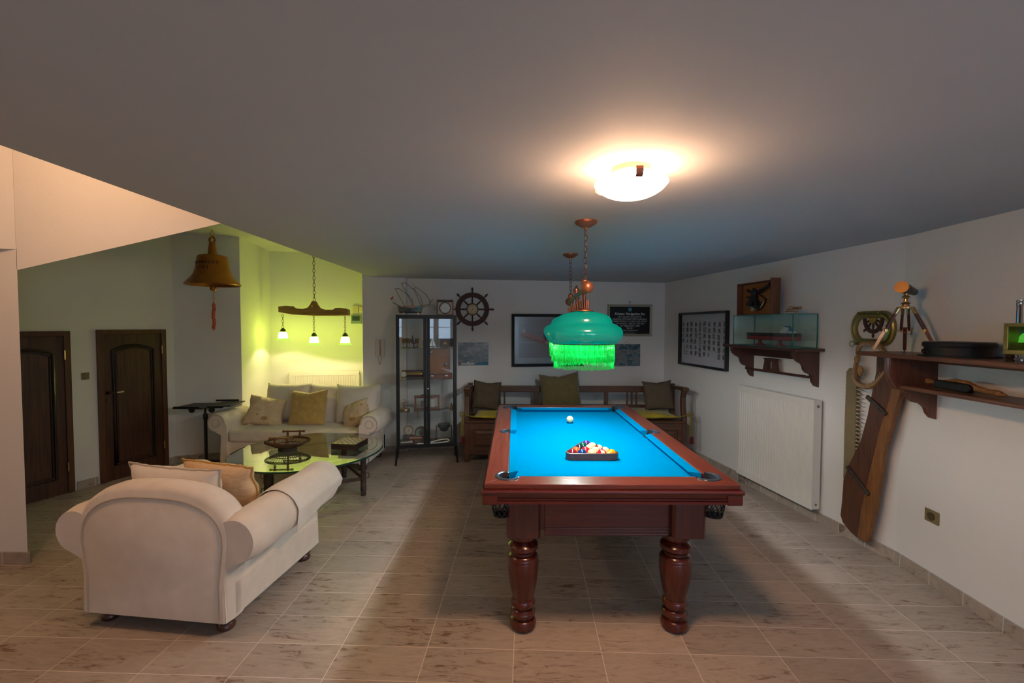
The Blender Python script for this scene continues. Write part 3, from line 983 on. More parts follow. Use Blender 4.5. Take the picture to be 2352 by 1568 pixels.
for i, y in enumerate((0.50 - 1.05, 1.02 - 1.05, 1.54 - 1.05)):
    x = bx_(y)
    if shade0 is None:
        g = G(); g.lathe(sprof, (0, 0, 0), 48, cap=False)
        shade0 = g.build('lamp_shade', SHADE, t, smooth=True); shade0['label'] = 'green glass shade'
        md = shade0.modifiers.new('s', 'SOLIDIFY'); md.thickness = 0.003
        g = G(); g.lathe([(0.052, 0.192), (0.06, 0.197), (0.058, 0.203), (0.036, 0.210), (0.03, 0.216)], (0, 0, 0), 24)
        for k in range(12):
            a = 2 * PI * k / 12
            g.cyl((0.027 * math.cos(a), 0.027 * math.sin(a), 0.215), (0.031 * math.cos(a), 0.031 * math.sin(a), 0.262), 0.0045, seg=6)
        g.lathe([(0.012, 0.21), (0.012, 0.30), (0.02, 0.305), (0.02, 0.32)], (0, 0, 0), 16)
        g.build('shade_holder', COP, shade0, smooth=35)
        g = G(); g.torus((0, 0, 0.0), 0.188, 0.004, 48, 6); g.build('rim', COPD, shade0, smooth=True)
        g = G()
        rr = random.Random(3)
        for k in range(270):
            a = 2 * PI * k / 270
            for R_, z0, z1 in ((0.186, -0.002, -0.100 - rr.random() * 0.012), (0.182, -0.07, -0.142 - rr.random() * 0.010)):
                if R_ < 0.185 and k % 2: continue
                w_ = rr.uniform(-.004, .004)
                n_ = 5
                pts = [((R_ + rr.uniform(-.0012, .0012)) * math.cos(a + w_ * q / n_), (R_ + rr.uniform(-.0012, .0012)) * math.sin(a + w_ * q / n_), z0 + (z1 - z0) * q / n_) for q in range(n_ + 1)]
                g.tube(pts, [0.0008 if q % 2 else 0.0015 for q in range(n_)] + [0.0022], 4)
        f = g.build('bead_fringe', FRG, shade0); f['label'] = 'glowing green beaded fringe'; f['kind'] = 'stuff'
        shade0.location = (x, y, SZ)
        sh = shade0
    else:
        sh = copy_tree(shade0, t)
        sh.location = (x, y, SZ)
    g = G(); g.sphere((0, 0, 0.075), 0.028, 14, (1, 1, 1.2)); b = g.build('bulb', emis('bulb_white', (1, 0.93, 0.8), 6.0) if i == 0 else MATS['bulb_white'], sh, smooth=180)
    lamp('pool_light', 'POINT', (0.42 + x, 1.05 + y, 1.567 + 0.025), E_POOL, (0.93, 0.96, 1.0), 0.035)

# ------------------------------------------------------------------ ceiling bowl lamp
t = thing('ceiling_lamp', 'round frosted glass ceiling lamp with copper clips', 'lamp', (0.474, -0.437, H), 0)
g = G(); g.lathe([(0.075, 0), (0.075, -0.02)], (0, 0, 0), 28); g.build('ceiling_plate', mat('lamp_plate', (0.6, 0.45, 0.3), rough=0.4), t, smooth=35)
bowl = [(0.142, -0.058), (0.143, -0.062), (0.138, -0.068), (0.125, -0.082), (0.105, -0.096), (0.08, -0.107), (0.05, -0.114), (0.02, -0.117), (0.001, -0.118)]
g = G(); g.lathe(bowl, (0, 0, 0), 48, cap=False)
o = g.build('glass_bowl', translucent_mat('opal_glass', (0.8, 0.62, 0.42), (0.9, 0.7, 0.5), 0.4, 0.06, 0.1, (1.0, 0.56, 0.31), E_CEIL_BOWL, True), t, smooth=180)
for a in (0.35 - 0.05, 0.35 + 2 * PI / 3 + 0.15, 1.5 * PI + 0.12 - PI):
    pass
CLP = mat('clip_copper', (0.35, 0.11, 0.05), rough=0.45, metal=0.5)
for a in (-PI / 2 - 0.02, PI / 6 + 0.15, PI - PI / 6 - 0.15):
    g = G()
    c_, s_ = math.cos(a), math.sin(a)
    pts = [(0.136, -0.046), (0.150, -0.044), (0.154, -0.056), (0.150, -0.070), (0.138, -0.076)]
    w_ = 0.013
    rings = []
    for (r_, z_) in pts:
        rings.append([(r_ * c_ + s_ * w_, r_ * s_ - c_ * w_, z_ - .002), (r_ * c_ - s_ * w_, r_ * s_ + c_ * w_, z_ - .002), ((r_ + .003) * c_ - s_ * w_, (r_ + .003) * s_ + c_ * w_, z_ + .002), ((r_ + .003) * c_ + s_ * w_, (r_ + .003) * s_ - c_ * w_, z_ + .002)])
    g.ring(rings)
    g.build('clip', CLP, t)
lamp('ceiling_bulb', 'POINT', (0.505, -0.46, H - 0.07), E_CEIL_BULB, (1.0, 0.66, 0.42), 0.02)
lamp('ceiling_bulb', 'POINT', (0.435, -0.42, H - 0.07), E_CEIL_BULB * 0.6, (1.0, 0.66, 0.42), 0.02)
# ------------------------------------------------------------------ sofas
def fabric(name, c, var=0.06, wv=900, b=0.35):
    m = mat(name, c, rough=0.95, var=var, scale=9, sheen=0.25, spec=0.1)
    nt = m.node_tree
    p = nt.nodes['Principled BSDF']
    tc = nt.nodes.new('ShaderNodeTexCoord')
    w = nt.nodes.new('ShaderNodeTexWave'); w.inputs['Scale'].default_value = wv / 6.28; w.bands_direction = 'DIAGONAL'
    nt.links.new(tc.outputs['Object'], w.inputs['Vector'])
    bp = nt.nodes.new('ShaderNodeBump'); bp.inputs['Strength'].default_value = b * 0.5; bp.inputs['Distance'].default_value = 0.002
    nt.links.new(w.outputs[0], bp.inputs['Height']); nt.links.new(bp.outputs[0], p.inputs['Normal'])
    return m
CRM = fabric('cream_upholstery', (0.74, 0.66, 0.57))
CRM2 = fabric('cream_cushion', (0.72, 0.65, 0.56), b=0.15)
THROW = fabric('pale_throw', (0.74, 0.70, 0.63), wv=700, b=0.2)
PIPE = mat('piping', (0.50, 0.42, 0.33), rough=0.9)
BUN = wood('bun_foot', (0.05, 0.016, 0.010), (0.09, 0.03, 0.018), 0, 0.3, coat=0.5)
def bunfoot(t, x, y, h=0.085):
    g = G(); g.lathe([(0.038, 0), (0.046, 0.012), (0.046, 0.026), (0.036, 0.036), (0.034, 0.04), (0.048, 0.052), (0.052, 0.066), (0.044, 0.08), (0.03, h)], (x, y, 0), 24)
    g.build('foot', BUN, t, smooth=50)
def arm_g(s, x_in, x_out, y0, y1, zb, zt, r, flare=0.0, n=16, seg=14, rise=0.0):
    """scroll arm: side panel that rolls outward; s=+-1 side; built along y"""
    g = G()
    rings = []
    for k in range(seg + 1):
        f = k / seg
        y = y0 + (y1 - y0) * f
        ox = s * flare * f
        dz = rise * f
        e = 1.0
        if f < 0.08: e = 0.86 + 0.14 * math.sin(f / 0.08 * PI / 2)
        if f > 0.92: e = 0.86 + 0.14 * math.sin((1 - f) / 0.08 * PI / 2)
        rr = r * e
        cz = zt - r + dz
        cx = s * (x_out - r + 0.0) + ox
        ring = [(s * x_in + ox, y, zb), (s * x_in + ox * .9, y, cz - 0.02)]
        for q in range(n + 1):
            a = PI - q * (PI * 1.42) / n      # over the top and under
            ring.append((cx + s * rr * (-math.cos(PI - a)) * 1.0 if False else cx + s * rr * math.cos(a), y, cz + rr * math.sin(a)))
        ring.append((s * (x_out - 2.0 * r * 0.72) + ox, y, cz - r * 1.15))
        ring.append((s * (x_in + 0.085) + ox * .6, y, zb))
        rings.append(ring)
    g.ring(rings)
    return g
def couch(name, label, loc, rz, bw, depth, seat_z, arm_z, arm_r, arm_out, back_z, back_arch, flare=0.0, cushioned=True, rise=0.0):
    """front faces local -y; bw = inner-to-outer base half width"""
    t = thing(name, label, 'sofa' if name == 'sofa' else 'armchair', loc, rz)
    zb = 0.085
    g = G(); g.box(-bw, bw, 0.02, depth - 0.05, zb, seat_z - 0.13); g.build('base', CRM, t, bevel=0.015)
    g = G(); g.box(-bw + 0.10, bw - 0.10, 0.0, depth - 0.14, seat_z - 0.15, seat_z)
    g.build('seat_cushion', CRM2, t, bevel=0.045, bseg=4, smooth=60)
    for s in (-1, 1):
        a = arm_g(s, bw - 0.095, arm_out, 0.0, depth - (0.16 if name == 'sofa' else 0.004), zb, arm_z, arm_r, flare, rise=rise).build('arm', CRM, t, smooth=50)
        # scroll face piping
        g = G()
        pts = []
        cx, cz = s * (arm_out - arm_r), arm_z - arm_r
        for yv in (-0.003,):
            for q in range(20):
                an = PI - q * PI * 1.5 / 19
                pts.append((cx + s * arm_r * 0.80 * math.cos(an), yv, cz + arm_r * .80 * math.sin(an)))
        g.tube(pts, 0.005, 6)
        g.torus((cx, -0.002, cz), arm_r * .36, 0.004, 16, 5, 'y')
        g.build('scroll_piping', PIPE, a, smooth=True)
    # arched back with rolled crown
    hwb = bw + back_arch[1]
    n = 28
    def outline(sc, dz=0.0):
        o = [(-bw * 1.0 * sc, zb)]
        z1 = back_arch[0]
        o.append((-bw * sc, z1 * .55))
        for k in range(n + 1):
            an = PI - PI * k / n
            cx_ = abs(math.cos(an)) ** 0.72 * (1 if math.cos(an) > 0 else -1)
            o.append((hwb * sc * cx_, z1 + (back_z - z1 + dz) * math.sin(an) ** 0.85))
        o.append((bw * sc, z1 * .55))
        o.append((bw * sc, zb))
        return o
    g = G()
    y0, y1 = depth - 0.17, depth
    rings = []
    for (yy, ins) in ((y0, 0.05), (y0 + 0.02, 0.02), (y0 + 0.06, 0.0), (y1 - 0.06, 0.0), (y1 - 0.02, 0.012), (y1, 0.035)):
        o = outline(1.0)
        rr = []
        for (x, z) in o:
            if z > back_arch[0] * .6:
                L_ = math.hypot(x, z - back_arch[0] * .6)
                k_ = max(0, 1 - ins / max(L_, 1e-4))
                x, z = x * k_, back_arch[0] * .6 + (z - back_arch[0] * .6) * k_
            else:
                x = x * (1 - ins / bw * .6)
            rr.append((x, yy, z))
        rings.append(rr)
    g.ring(rings)
    bk = g.build('back', CRM, t, smooth=50)
    # welt lines on the rear of the back
    g = G()
    o = outline(1.0)
    pts = [(x * 0.90, y1 + 0.001, back_arch[0] * .6 + (z - back_arch[0] * .6) * 0.86 if z > back_arch[0] * .6 else z) for (x, z) in o]
    g.tube(pts, 0.0045, 6)
    g.build('back_piping', PIPE, bk, smooth=True)
    for s in (-1, 1):
        g = G(); g.cyl((s * (bw - 0.02), y1 - .01, zb + 0.01), (s * (bw - 0.02), y1 - 0.01, back_arch[0] * .8), 0.004, seg=6); g.build('seam', PIPE, bk, smooth=True)
        for y in (0.08, depth - 0.09):
            bunfoot(t, s * (bw - 0.08), y)
    return t
# chair seen from behind: local -y is its front, so turn it round (front looks at +y)
ac = couch('armchair', 'wide cream armchair seen from behind, pale throw over its right arm', (-1.885, 0.945, 0), PI - 0.085, 0.44, 0.90, 0.42, 0.685, 0.135, 0.615, 0.815, (0.53, 0.03), flare=0.0, rise=-0.02)
# far sofa
sf = couch('sofa', 'cream three seat scroll arm sofa in the lit alcove behind the glass table', (-2.62, 2.72, 0), 0.0, 0.865, 0.70, 0.46, 0.665, 0.12, 1.01, 0.80, (0.52, 0.03))

def pillow(label, cat, w, h, th, m, loc, rot, seed, name='cushion', pipe=None, pinch=0.12, wr=0.006, top=0.0, group=None, spots=None):
    g, out = cushion(w, h, th, seed, pinch=pinch, wr=wr, top=top)
    o = g.build(name, m, None, smooth=180)
    o.location = loc
    o.rotation_euler = rot
    tag(o, label, cat, group)
    if pipe:
        g = G(); g.tube(out, 0.006, 6, closed=True)
        g.build('piping', pipe, o, smooth=180)
    return o
GOLDF = mat('gold_velvet', (0.50, 0.33, 0.09), rough=0.85, var=0.15, scale=14, sheen=0.5, bump=0.1, bscale=200)
PEACH = mat('peach_silk', (0.66, 0.44, 0.24), rough=0.55, c2=(0.74, 0.54, 0.34), scale=7, bump=0.6, bscale=16, stretch=(1, 1, 3), sheen=0.2)
def leafy(name, base, leaf):
    m = mat(name, base, rough=0.6, sheen=0.2)
    nt = m.node_tree; p = nt.nodes['Principled BSDF']
    tc = nt.nodes.new('ShaderNodeTexCoord')
    v = nt.nodes.new('ShaderNodeTexVoronoi'); v.inputs['Scale'].default_value = 5.5; v.inputs['Randomness'].default_value = 0.7
    mp = nt.nodes.new('ShaderNodeMapping'); mp.inputs['Scale'].default_value = (1, 0.3, 1.6); mp.inputs['Rotation'].default_value = (0, 0.5, 0)
    nt.links.new(tc.outputs['Object'], mp.inputs[0]); nt.links.new(mp.outputs[0], v.inputs['Vector'])
    r = nt.nodes.new('ShaderNodeValToRGB'); r.color_ramp.interpolation = 'CONSTANT'
    r.color_ramp.elements[0].color = col4(leaf); r.color_ramp.elements[1].position = 0.30; r.color_ramp.elements[1].color = col4(base)
    nt.links.new(v.outputs['Distance'], r.inputs[0]); nt.links.new(r.outputs[0], p.inputs['Base Color'])
    n = nt.nodes.new('ShaderNodeTexNoise'); n.inputs['Scale'].default_value = 14; nt.links.new(mp.outputs[0], n.inputs['Vector'])
    bp = nt.nodes.new('ShaderNodeBump'); bp.inputs['Strength'].default_value = 0.8; bp.inputs['Distance'].default_value = 0.02
    nt.links.new(n.outputs[0], bp.inputs['Height']); nt.links.new(bp.outputs[0], p.inputs['Normal'])
    return m
LEAF = leafy('leaf_print_silk', (0.66, 0.50, 0.30), (0.42, 0.25, 0.08))
GP = 'cushions on the alcove sofa'
pillow('large cream back cushion at the left end of the far sofa', 'cushion', 0.58, 0.50, 0.28, CRM2, (-2.99, 3.27, 0.44), (-0.22, 0.0, 0.02), 1, group=GP)
pillow('large cream back cushion in the middle of the far sofa', 'cushion', 0.56, 0.48, 0.26, CRM2, (-2.50, 3.34, 0.44), (-0.2, 0.05, 0.05), 2, group=GP)
pillow('large cream back cushion at the right end of the far sofa', 'cushion', 0.60, 0.51, 0.28, CRM2, (-2.04, 3.19, 0.44), (-0.22, -0.04, -0.05), 3, group=GP, top=0.03)
pillow('leaf print silk cushion against the left arm of the far sofa', 'cushion', 0.43, 0.37, 0.20, LEAF, (-3.15, 3.00, 0.45), (-0.42, 0.20, 0.30), 4, group=GP, wr=0.01)
pillow('golden velvet cushion in the middle of the far sofa', 'cushion', 0.46, 0.45, 0.20, GOLDF, (-2.62, 3.04, 0.45), (-0.34, -0.04, 0.0), 5, group=GP, top=0.08, pinch=0.05)
pillow('small leaf print silk cushion against the right arm of the far sofa', 'cushion', 0.36, 0.33, 0.19, LEAF, (-1.99, 3.00, 0.45), (-0.42, -0.35, -0.3), 6, group=GP, wr=0.01)
GQ = 'cushions on the near armchair'
pillow('cream cushion with piped edge on the armchair, nearer the camera', 'cushion', 0.58, 0.46, 0.17, CRM2, (-1.98, 0.33, 0.42), (0.24, 0.05, -0.06), 7, pipe=PIPE, group=GQ, top=-0.02, pinch=0.2)
pillow('peach silk cushion with gold piping behind the cream one on the armchair', 'cushion', 0.50, 0.42, 0.17, PEACH, (-1.87, 0.56, 0.415), (0.30, 0.05, -0.14), 8, pipe=mat('gold_piping', (0.55, 0.32, 0.08), rough=0.6), group=GQ, wr=0.012, pinch=0.04)

# throw over the right arm of the armchair (world frame, follows the arm)
def throw_mesh():
    g = G()
    # armchair frame -> world: local x flips
    c, s = math.cos(PI - 0.085), math.sin(PI - 0.085)
    def Wd(x, y, z): return (-1.885 + x * c - y * s, 0.945 + x * s + y * c, z)
    cxl, r = -(0.615 - 0.135), 0.135     # the arm on the photo's right is local -x
    vs, fs = [], []
    n, m_ = 26, 26
    for i in range(n + 1):
        f = i / n
        y = -0.012 + 0.56 * f
        for j in range(m_ + 1):
            q = j / m_
            a = 0.35 + q * (PI * 1.12)     # from the inside over the top to outside-under
            rr = r + 0.010 + 0.004 * math.sin(f * 9 + q * 5) + 0.004 * noise.noise(Vector((f * 4, q * 5, 1)))
            rise = -0.02 * max(0, y) / 0.86
            x = cxl + rr * math.cos(a); z = 0.685 - r + rise + rr * math.sin(a)
            if q > 0.72:
                e = (q - 0.72) / 0.28
                x = cxl - (r + 0.012) * (1 - 0.12 * e); z = 0.685 - r + rise + (r + .01) * math.sin(0.35 + 0.72 * PI * 1.12) - e * (0.05 + 0.10 * f)
            if f < 0.06:
                e = 1 - f / 0.06
                x = cxl + (x - cxl) * (1 - 0.10 * e); z = z - 0.02 * e
            vs.append(Wd(x, y, z))
    for i in range(n):
        for j in range(m_):
            a = i * (m_ + 1) + j
            fs.append((a, a + 1, a + m_ + 2, a + m_ + 1))
    # closed end over the scroll
    g.add(vs, fs)
    base = len(vs)
    g2 = [Wd(cxl, -0.016, 0.685 - r)] + [vs[j] for j in range(m_ + 1)]
    g.add(g2, [(0, j, j + 1) for j in range(1, m_ + 1)])
    bmesh.ops.remove_doubles(g.bm, verts=g.bm.verts, dist=0.0005)
    return g
o = throw_mesh().build('throw_cover', THROW, None, smooth=180)
md = o.modifiers.new('s', 'SOLIDIFY'); md.thickness = 0.006; md.offset = 1
md = o.modifiers.new('r', 'SUBSURF'); md.levels = 1; md.render_levels = 1
tag(o, 'pale cotton throw draped over the right arm of the near armchair', 'throw')

# ------------------------------------------------------------------ glass coffee table
GLT = glass_mat('table_glass', (0.74, 0.86, 0.76), 1.6, 0.10)
GLE = mat('glass_edge', (0.01, 0.06, 0.045), rough=0.08, coat=0.5)
IRON = mat('rusty_iron', (0.075, 0.055, 0.045), rough=0.6, metal=0.5, var=0.4, scale=40, bump=0.5)
CT = (-2.09, 2.055)
t = thing('coffee_table', 'round glass coffee table on a dark wrought iron frame between the sofas', 'coffee table', (CT[0], CT[1], 0), 0.12)
R_ = 0.70
g = G(); g.lathe([(0.001, 0.448), (R_ - .004, 0.448), (R_ - .004, 0.432), (0.001, 0.432)], (0, 0, 0), 72, cap=False); g.build('glass_top', GLT, t)
g = G(); g.lathe([(R_ - .004, 0.432), (R_, 0.434), (R_, 0.446), (R_ - .004, 0.448)], (0, 0, 0), 72, cap=False); g.build('glass_rim', GLE, t, smooth=True)
ft = [(0.55, -0.10), (-0.50, 0.22), (0.10, 0.52), (0.0, -0.46)]
ft = [(0.54, -0.09), (-0.46, 0.20), (0.20, 0.46), (-0.22, -0.42)]
for i, (x, y) in enumerate(ft):
    g = G(); g.lathe([(0.022, 0), (0.026, 0.01), (0.024, 0.05), (0.030, 0.055), (0.024, 0.062), (0.030, 0.07), (0.024, 0.078), (0.030, 0.086), (0.026, 0.10), (0.028, 0.2), (0.024, 0.25), (0.029, 0.26), (0.027, 0.40), (0.034, 0.415), (0.034, 0.432)], (x, y, 0), 14)
    lg = g.build('leg', IRON, t, smooth=40)
    g = G()
    dx, dy = x / math.hypot(x, y), y / math.hypot(x, y)
    for z in (0.36, 0.22):
        g.tube([(x + dx * .02, y + dy * .02, z), (x + dx * .055, y + dy * .055, z + .01), (x + dx * .06, y + dy * .06, z - 0.03), (x + dx * .04, y + dy * .04, z - 0.045)], 0.004, 6)
    g.build('hook', IRON, lg, smooth=True)
g = G()
for a, b in ((0, 2), (2, 1), (1, 3), (3, 0)):
    A, B = Vector((*ft[a], 0.17)), Vector((*ft[b], 0.17))
    d = (B - A); L_ = d.length
    g.obox((A + B) / 2, (L_, 0.012, 0.035), (0, 0, math.atan2(d.y, d.x)))
    A.z = B.z = 0.405
    g.obox((A + B) / 2, (L_, 0.010, 0.025), (0, 0, math.atan2(d.y, d.x)))
g.build('stretcher', IRON, t)

# basket tray on the table
WK = mat('wicker', (0.085, 0.035, 0.015), rough=0.5, var=0.4, scale=60)
WKD = wood('cane', (0.10, 0.03, 0.012), (0.20, 0.07, 0.03), 0, 0.3, coat=0.4)
bz = 0.449
bc = (-2.29, 2.02)
t = thing('wicker_basket', 'oval wicker basket with cane handles standing on the glass table', 'basket', (bc[0], bc[1], bz), 0.1)
g = G(); g.lathe([(0.085, 0), (0.085, 0.026), (0.075, 0.03)], (0, 0, 0), 24); g.build('base', mat('basket_base', (0.03, 0.02, 0.015), rough=0.6), t, smooth=35)
g = G()
A_, B_ = 0.20, 0.155
for k in range(40):
    a = 2 * PI * k / 40
    pts = []
    for q in range(6):
        f = q / 5
        s_ = 0.40 + 0.60 * f
        pts.append((A_ * s_ * math.cos(a), B_ * s_ * math.sin(a), 0.030 + 0.058 * f ** 1.6))
    g.tube(pts, 0.0028, 4, cap=False)
for s_, z in ((0.42, 0.031), (0.55, 0.038), (0.70, 0.052)):
    pts = [(A_ * s_ * math.cos(2 * PI * k / 30), B_ * s_ * math.sin(2 * PI * k / 30), z) for k in range(30)]
    g.tube(pts, 0.004, 5, closed=True)
g.build('woven_bowl', WK, t, smooth=True)
g = G()
for j in range(4):
    pts = []
    for k in range(60):
        a = 2 * PI * k / 60
        w_ = 0.007
        ph = a * 9 + j * PI / 2
        rr = 1.0 + w_ * math.cos(ph) / 0.16
        pts.append((A_ * rr * math.cos(a), B_ * rr * math.sin(a), 0.088 + w_ * math.sin(ph)))
    g.tube(pts, 0.0065, 5, closed=True)
g.build('braided_rim', WK, t, smooth=True)
for s in (-1, 1):
    g = G()
    y = s * B_ * .93
    for x in (-0.06, 0.06):
        g.cyl((x, y, 0.085), (x, y, 0.145), 0.009, seg=8)
        for z in (0.105, 0.125): g.torus((x, y, z), 0.010, 0.004, 10, 5)
    g.cyl((-0.10, y, 0.15), (0.10, y, 0.15), 0.0095, seg=10)
    for x in (-.1, .1, -.06, .06): g.cyl((x - .008, y, 0.15), (x + .008, y, 0.15), 0.013, seg=10)
    g.build('handle', WKD, t, smooth=True)

# chess set box
t = thing('chess_box', 'folding chess box with checkered top on the glass table', 'chess box', (-1.73, 2.17, 0.4485), -0.12)
def checker(name, a, b, s):
    m, nt, p = _nt(name)
    tc = nt.nodes.new('ShaderNodeTexCoord'); ck = nt.nodes.new('ShaderNodeTexChecker')
    mp = nt.nodes.new('ShaderNodeMapping'); mp.inputs['Location'].default_value = (0.0001, 0.0001, 0.5)
    ck.inputs['Scale'].default_value = s; ck.inputs[1].default_value = col4(a); ck.inputs[2].default_value = col4(b)
    mp.inputs['Scale'].default_value = (1, 1, 0)
    nt.links.new(tc.outputs['Object'], mp.inputs[0]); nt.links.new(mp.outputs[0], ck.inputs[0]); nt.links.new(ck.outputs[0], p.inputs['Base Color'])
    p.inputs['Roughness'].default_value = 0.15
    MATS[name] = m
    return m
DKW = wood('box_dark_wood', (0.02, 0.012, 0.010), (0.045, 0.025, 0.02), 0, 0.3, coat=0.3)
g = G(); g.box(-.13, .13, -.13, .13, 0.0, 0.028); g.build('lower_case', DKW, t, bevel=0.002)
g = G(); g.box(-.13, .13, -.13, .13, 0.030, 0.056); g.build('upper_case', DKW, t, bevel=0.002)
g = G(); g.box(-.112, .112, -.112, .112, 0.056, 0.0575); g.build('checker_field', checker('checker', (0.62, 0.52, 0.42), (0.30, 0.20, 0.14), 1 / 0.028), t)
g = G(); g.box(-.13, .13, -.13, -.112, .056, .0572); g.box(-.13, .13, .112, .13, .056, .0572); g.box(-.13, -.112, -.112, .112, .056, .0572); g.box(.112, .13, -.112, .112, .056, .0572)
g.build('top_border', wood('box_border', (0.16, 0.08, 0.05), (0.24, 0.13, 0.08), 0, 0.25), t)

# laptop side table
t = thing('side_table', 'black adjustable laptop table on a single pole beside the far sofa', 'side table', (-3.77, 2.90, 0), 0.12)
g = G(); g.cyl((0, 0, 0.02), (0, 0, 0.60), 0.017, seg=14); g.cyl((0, 0, 0.44), (0, 0, 0.70), 0.012, seg=14); g.lathe([(0.022, .55), (0.024, .56), (0.024, .61), (0.02, .62)], (0, 0, 0), 14); g.build('pole', BLACK, t, smooth=35)
for a in range(4):
    an = a * PI / 2 + 0.5
    g = G(); g.tube([(0, 0, 0.05), (0.09 * math.cos(an), 0.09 * math.sin(an), 0.03), (0.17 * math.cos(an), 0.17 * math.sin(an), 0.022)], [0.016, 0.013, 0.010], 8)
    ft_ = g.build('foot', BLACK, t, smooth=True)
    g = G(); g.lathe([(0.016, -.010), (0.020, 0), (0.016, .010)], (0.165 * math.cos(an), .165 * math.sin(an), 0.02), 12, 'y'); g.build('caster', BLACK, ft_, smooth=True)
g = G(); g.prism([(-0.27, -0.16), (0.08, -0.20), (0.10, 0.17), (-0.22, 0.16)], 0.705, 0.722, 'z')
g.build('tray', BLACK, t, bevel=0.006)
g = G(); g.obox((0.235, 0.02, 0.728), (0.26, 0.34, 0.014), (0, -0.03, 0)); g.build('tilting_tray', BLACK, t, bevel=0.005)
g = G(); g.obox((-0.10, -0.185, 0.73), (0.30, 0.014, 0.014), (0, 0, -0.1)); g.build('edge_stop', BLACK, t, bevel=0.003)
g = G(); g.obox((0.17, 0.16, 0.75), (0.27, 0.012, 0.02), (0, 0, 0)); g.build('edge_stop', BLACK, t, bevel=0.003)
for x in (-0.08, 0.14):
    g = G(); g.lathe([(0.030, -.012), (0.034, 0), (0.030, .012)], (x, -0.12, 0.685), 16, 'y'); g.build('hinge_knob', BLACK, t, smooth=True)
g = G(); g.box(-0.14, 0.2, -0.02, 0.02, 0.685, 0.705); g.build('cross_bar', BLACK, t, bevel=0.003)

# ------------------------------------------------------------------ ship's bell
BRZ = mat('bell_bronze', (0.40, 0.15, 0.045), rough=0.34, metal=0.9, c2=(0.26, 0.11, 0.03), scale=6)
bl = (-3.59, 2.83)
t = thing('ship_bell', 'bronze ship bell with red braided rope hanging from the alcove ceiling', 'bell', (bl[0], bl[1], HH), 0)
bz = 2.135 - HH
def bprof(r0):
    return [(0.277, 0.0), (0.283, 0.012), (0.262, 0.040), (0.225, 0.080), (0.195, 0.125), (0.175, 0.185), (0.163, 0.25), (0.153, 0.325), (0.140, 0.34), (0.09, 0.352), (0.045, 0.358)]
g = G(); g.lathe(bprof(0) , (0, 0, bz), 48, cap=False)
g.lathe([(0.27, 0.0), (0.255, 0.02), (0.20, 0.08), (0.165, 0.18), (0.145, 0.31), (0.02, 0.33)], (0, 0, bz), 48, cap=False)
g.lathe([(0.277, 0.0), (0.27, 0.0)], (0, 0, bz), 48, cap=False)
body = g.build('bell_body', BRZ, t, smooth=50)
g = G(); g.lathe([(0.048, 0.355), (0.044, 0.40), (0.036, 0.46), (0.034, 0.49), (0.026, 0.50)], (0, 0, bz), 20); g.build('crown', BRZ, t, smooth=40)
g = G(); g.torus((0, 0, bz + 0.525), 0.032, 0.012, 24, 8, 'y'); g.build('crown_ring', BRZ, t, smooth=True)
g = G(); g.torus((0, 0, bz + 0.565), 0.020, 0.006, 18, 6, 'x'); g.torus((0, 0, bz + 0.598), 0.024, 0.005, 18, 6, 'y'); g.tube([(0, 0, bz + 0.62), (0, 0, 0)], 0.006, 8); g.build('ceiling_hook', BRASS, t, smooth=True)
g = G(); g.cyl((0, 0, bz + 0.2), (0, 0, bz - 0.02), 0.012, seg=10); g.lathe([(0.03, 0.0), (0.034, -0.02), (0.034, -0.05), (0.026, -0.06)], (0.0, 0, bz), 16); cl = g.build('clapper', BRZ, t, smooth=40)
g = G(); g.chain((0, 0, bz - 0.06), (0.0, 0, bz - 0.20), 0.036, 0.011, 0.004); g.build('clapper_chain', BRASS, cl, smooth=True)
g = G()
ROPE = mat('red_rope', (0.50, 0.03, 0.025), rough=0.8, c2=(0.62, 0.22, 0.18), scale=60)
for j in range(3):
    pts = [(0.013 * math.cos(k * .9 + j * 2.09) + 0.006 * math.sin(k * .25), 0.013 * math.sin(k * .9 + j * 2.09), bz - 0.22 - k * 0.0065) for k in range(44)]
    g.tube(pts, 0.008, 6)
g.tube([(0, 0, bz - 0.19), (0, 0, bz - .23)], .009, 8)
g.tube([(0.0, 0, bz - .5), (-.01, 0, bz - .53)], [.012, .005], 8)
g.build('rope', ROPE, t, smooth=True)
# raised lettering wrapped on the waist
def wrap_text(s, r_at, z0, size, m, parent, ang0, step, name='lettering'):
    for k, ch in enumerate(s):
        if ch == ' ': continue
        a = ang0 + k * step
        r = r_at
        q = text(ch, size, m, parent, (r * math.cos(a), r * math.sin(a), z0), (PI / 2 + 0.12, 0, a + PI / 2), name=name, ext=0.0015, bold=0.0012)
LT = mat('bell_letters', (0.09, 0.045, 0.02), rough=0.6, metal=0.5)
wrap_text('SAPHUSET', 0.1665, bz + 0.238, 0.042, LT, body, -PI / 2 - 0.70, 0.225)
wrap_text('1975', 0.178, bz + 0.178, 0.040, LT, body, -PI / 2 - 0.33, 0.22)

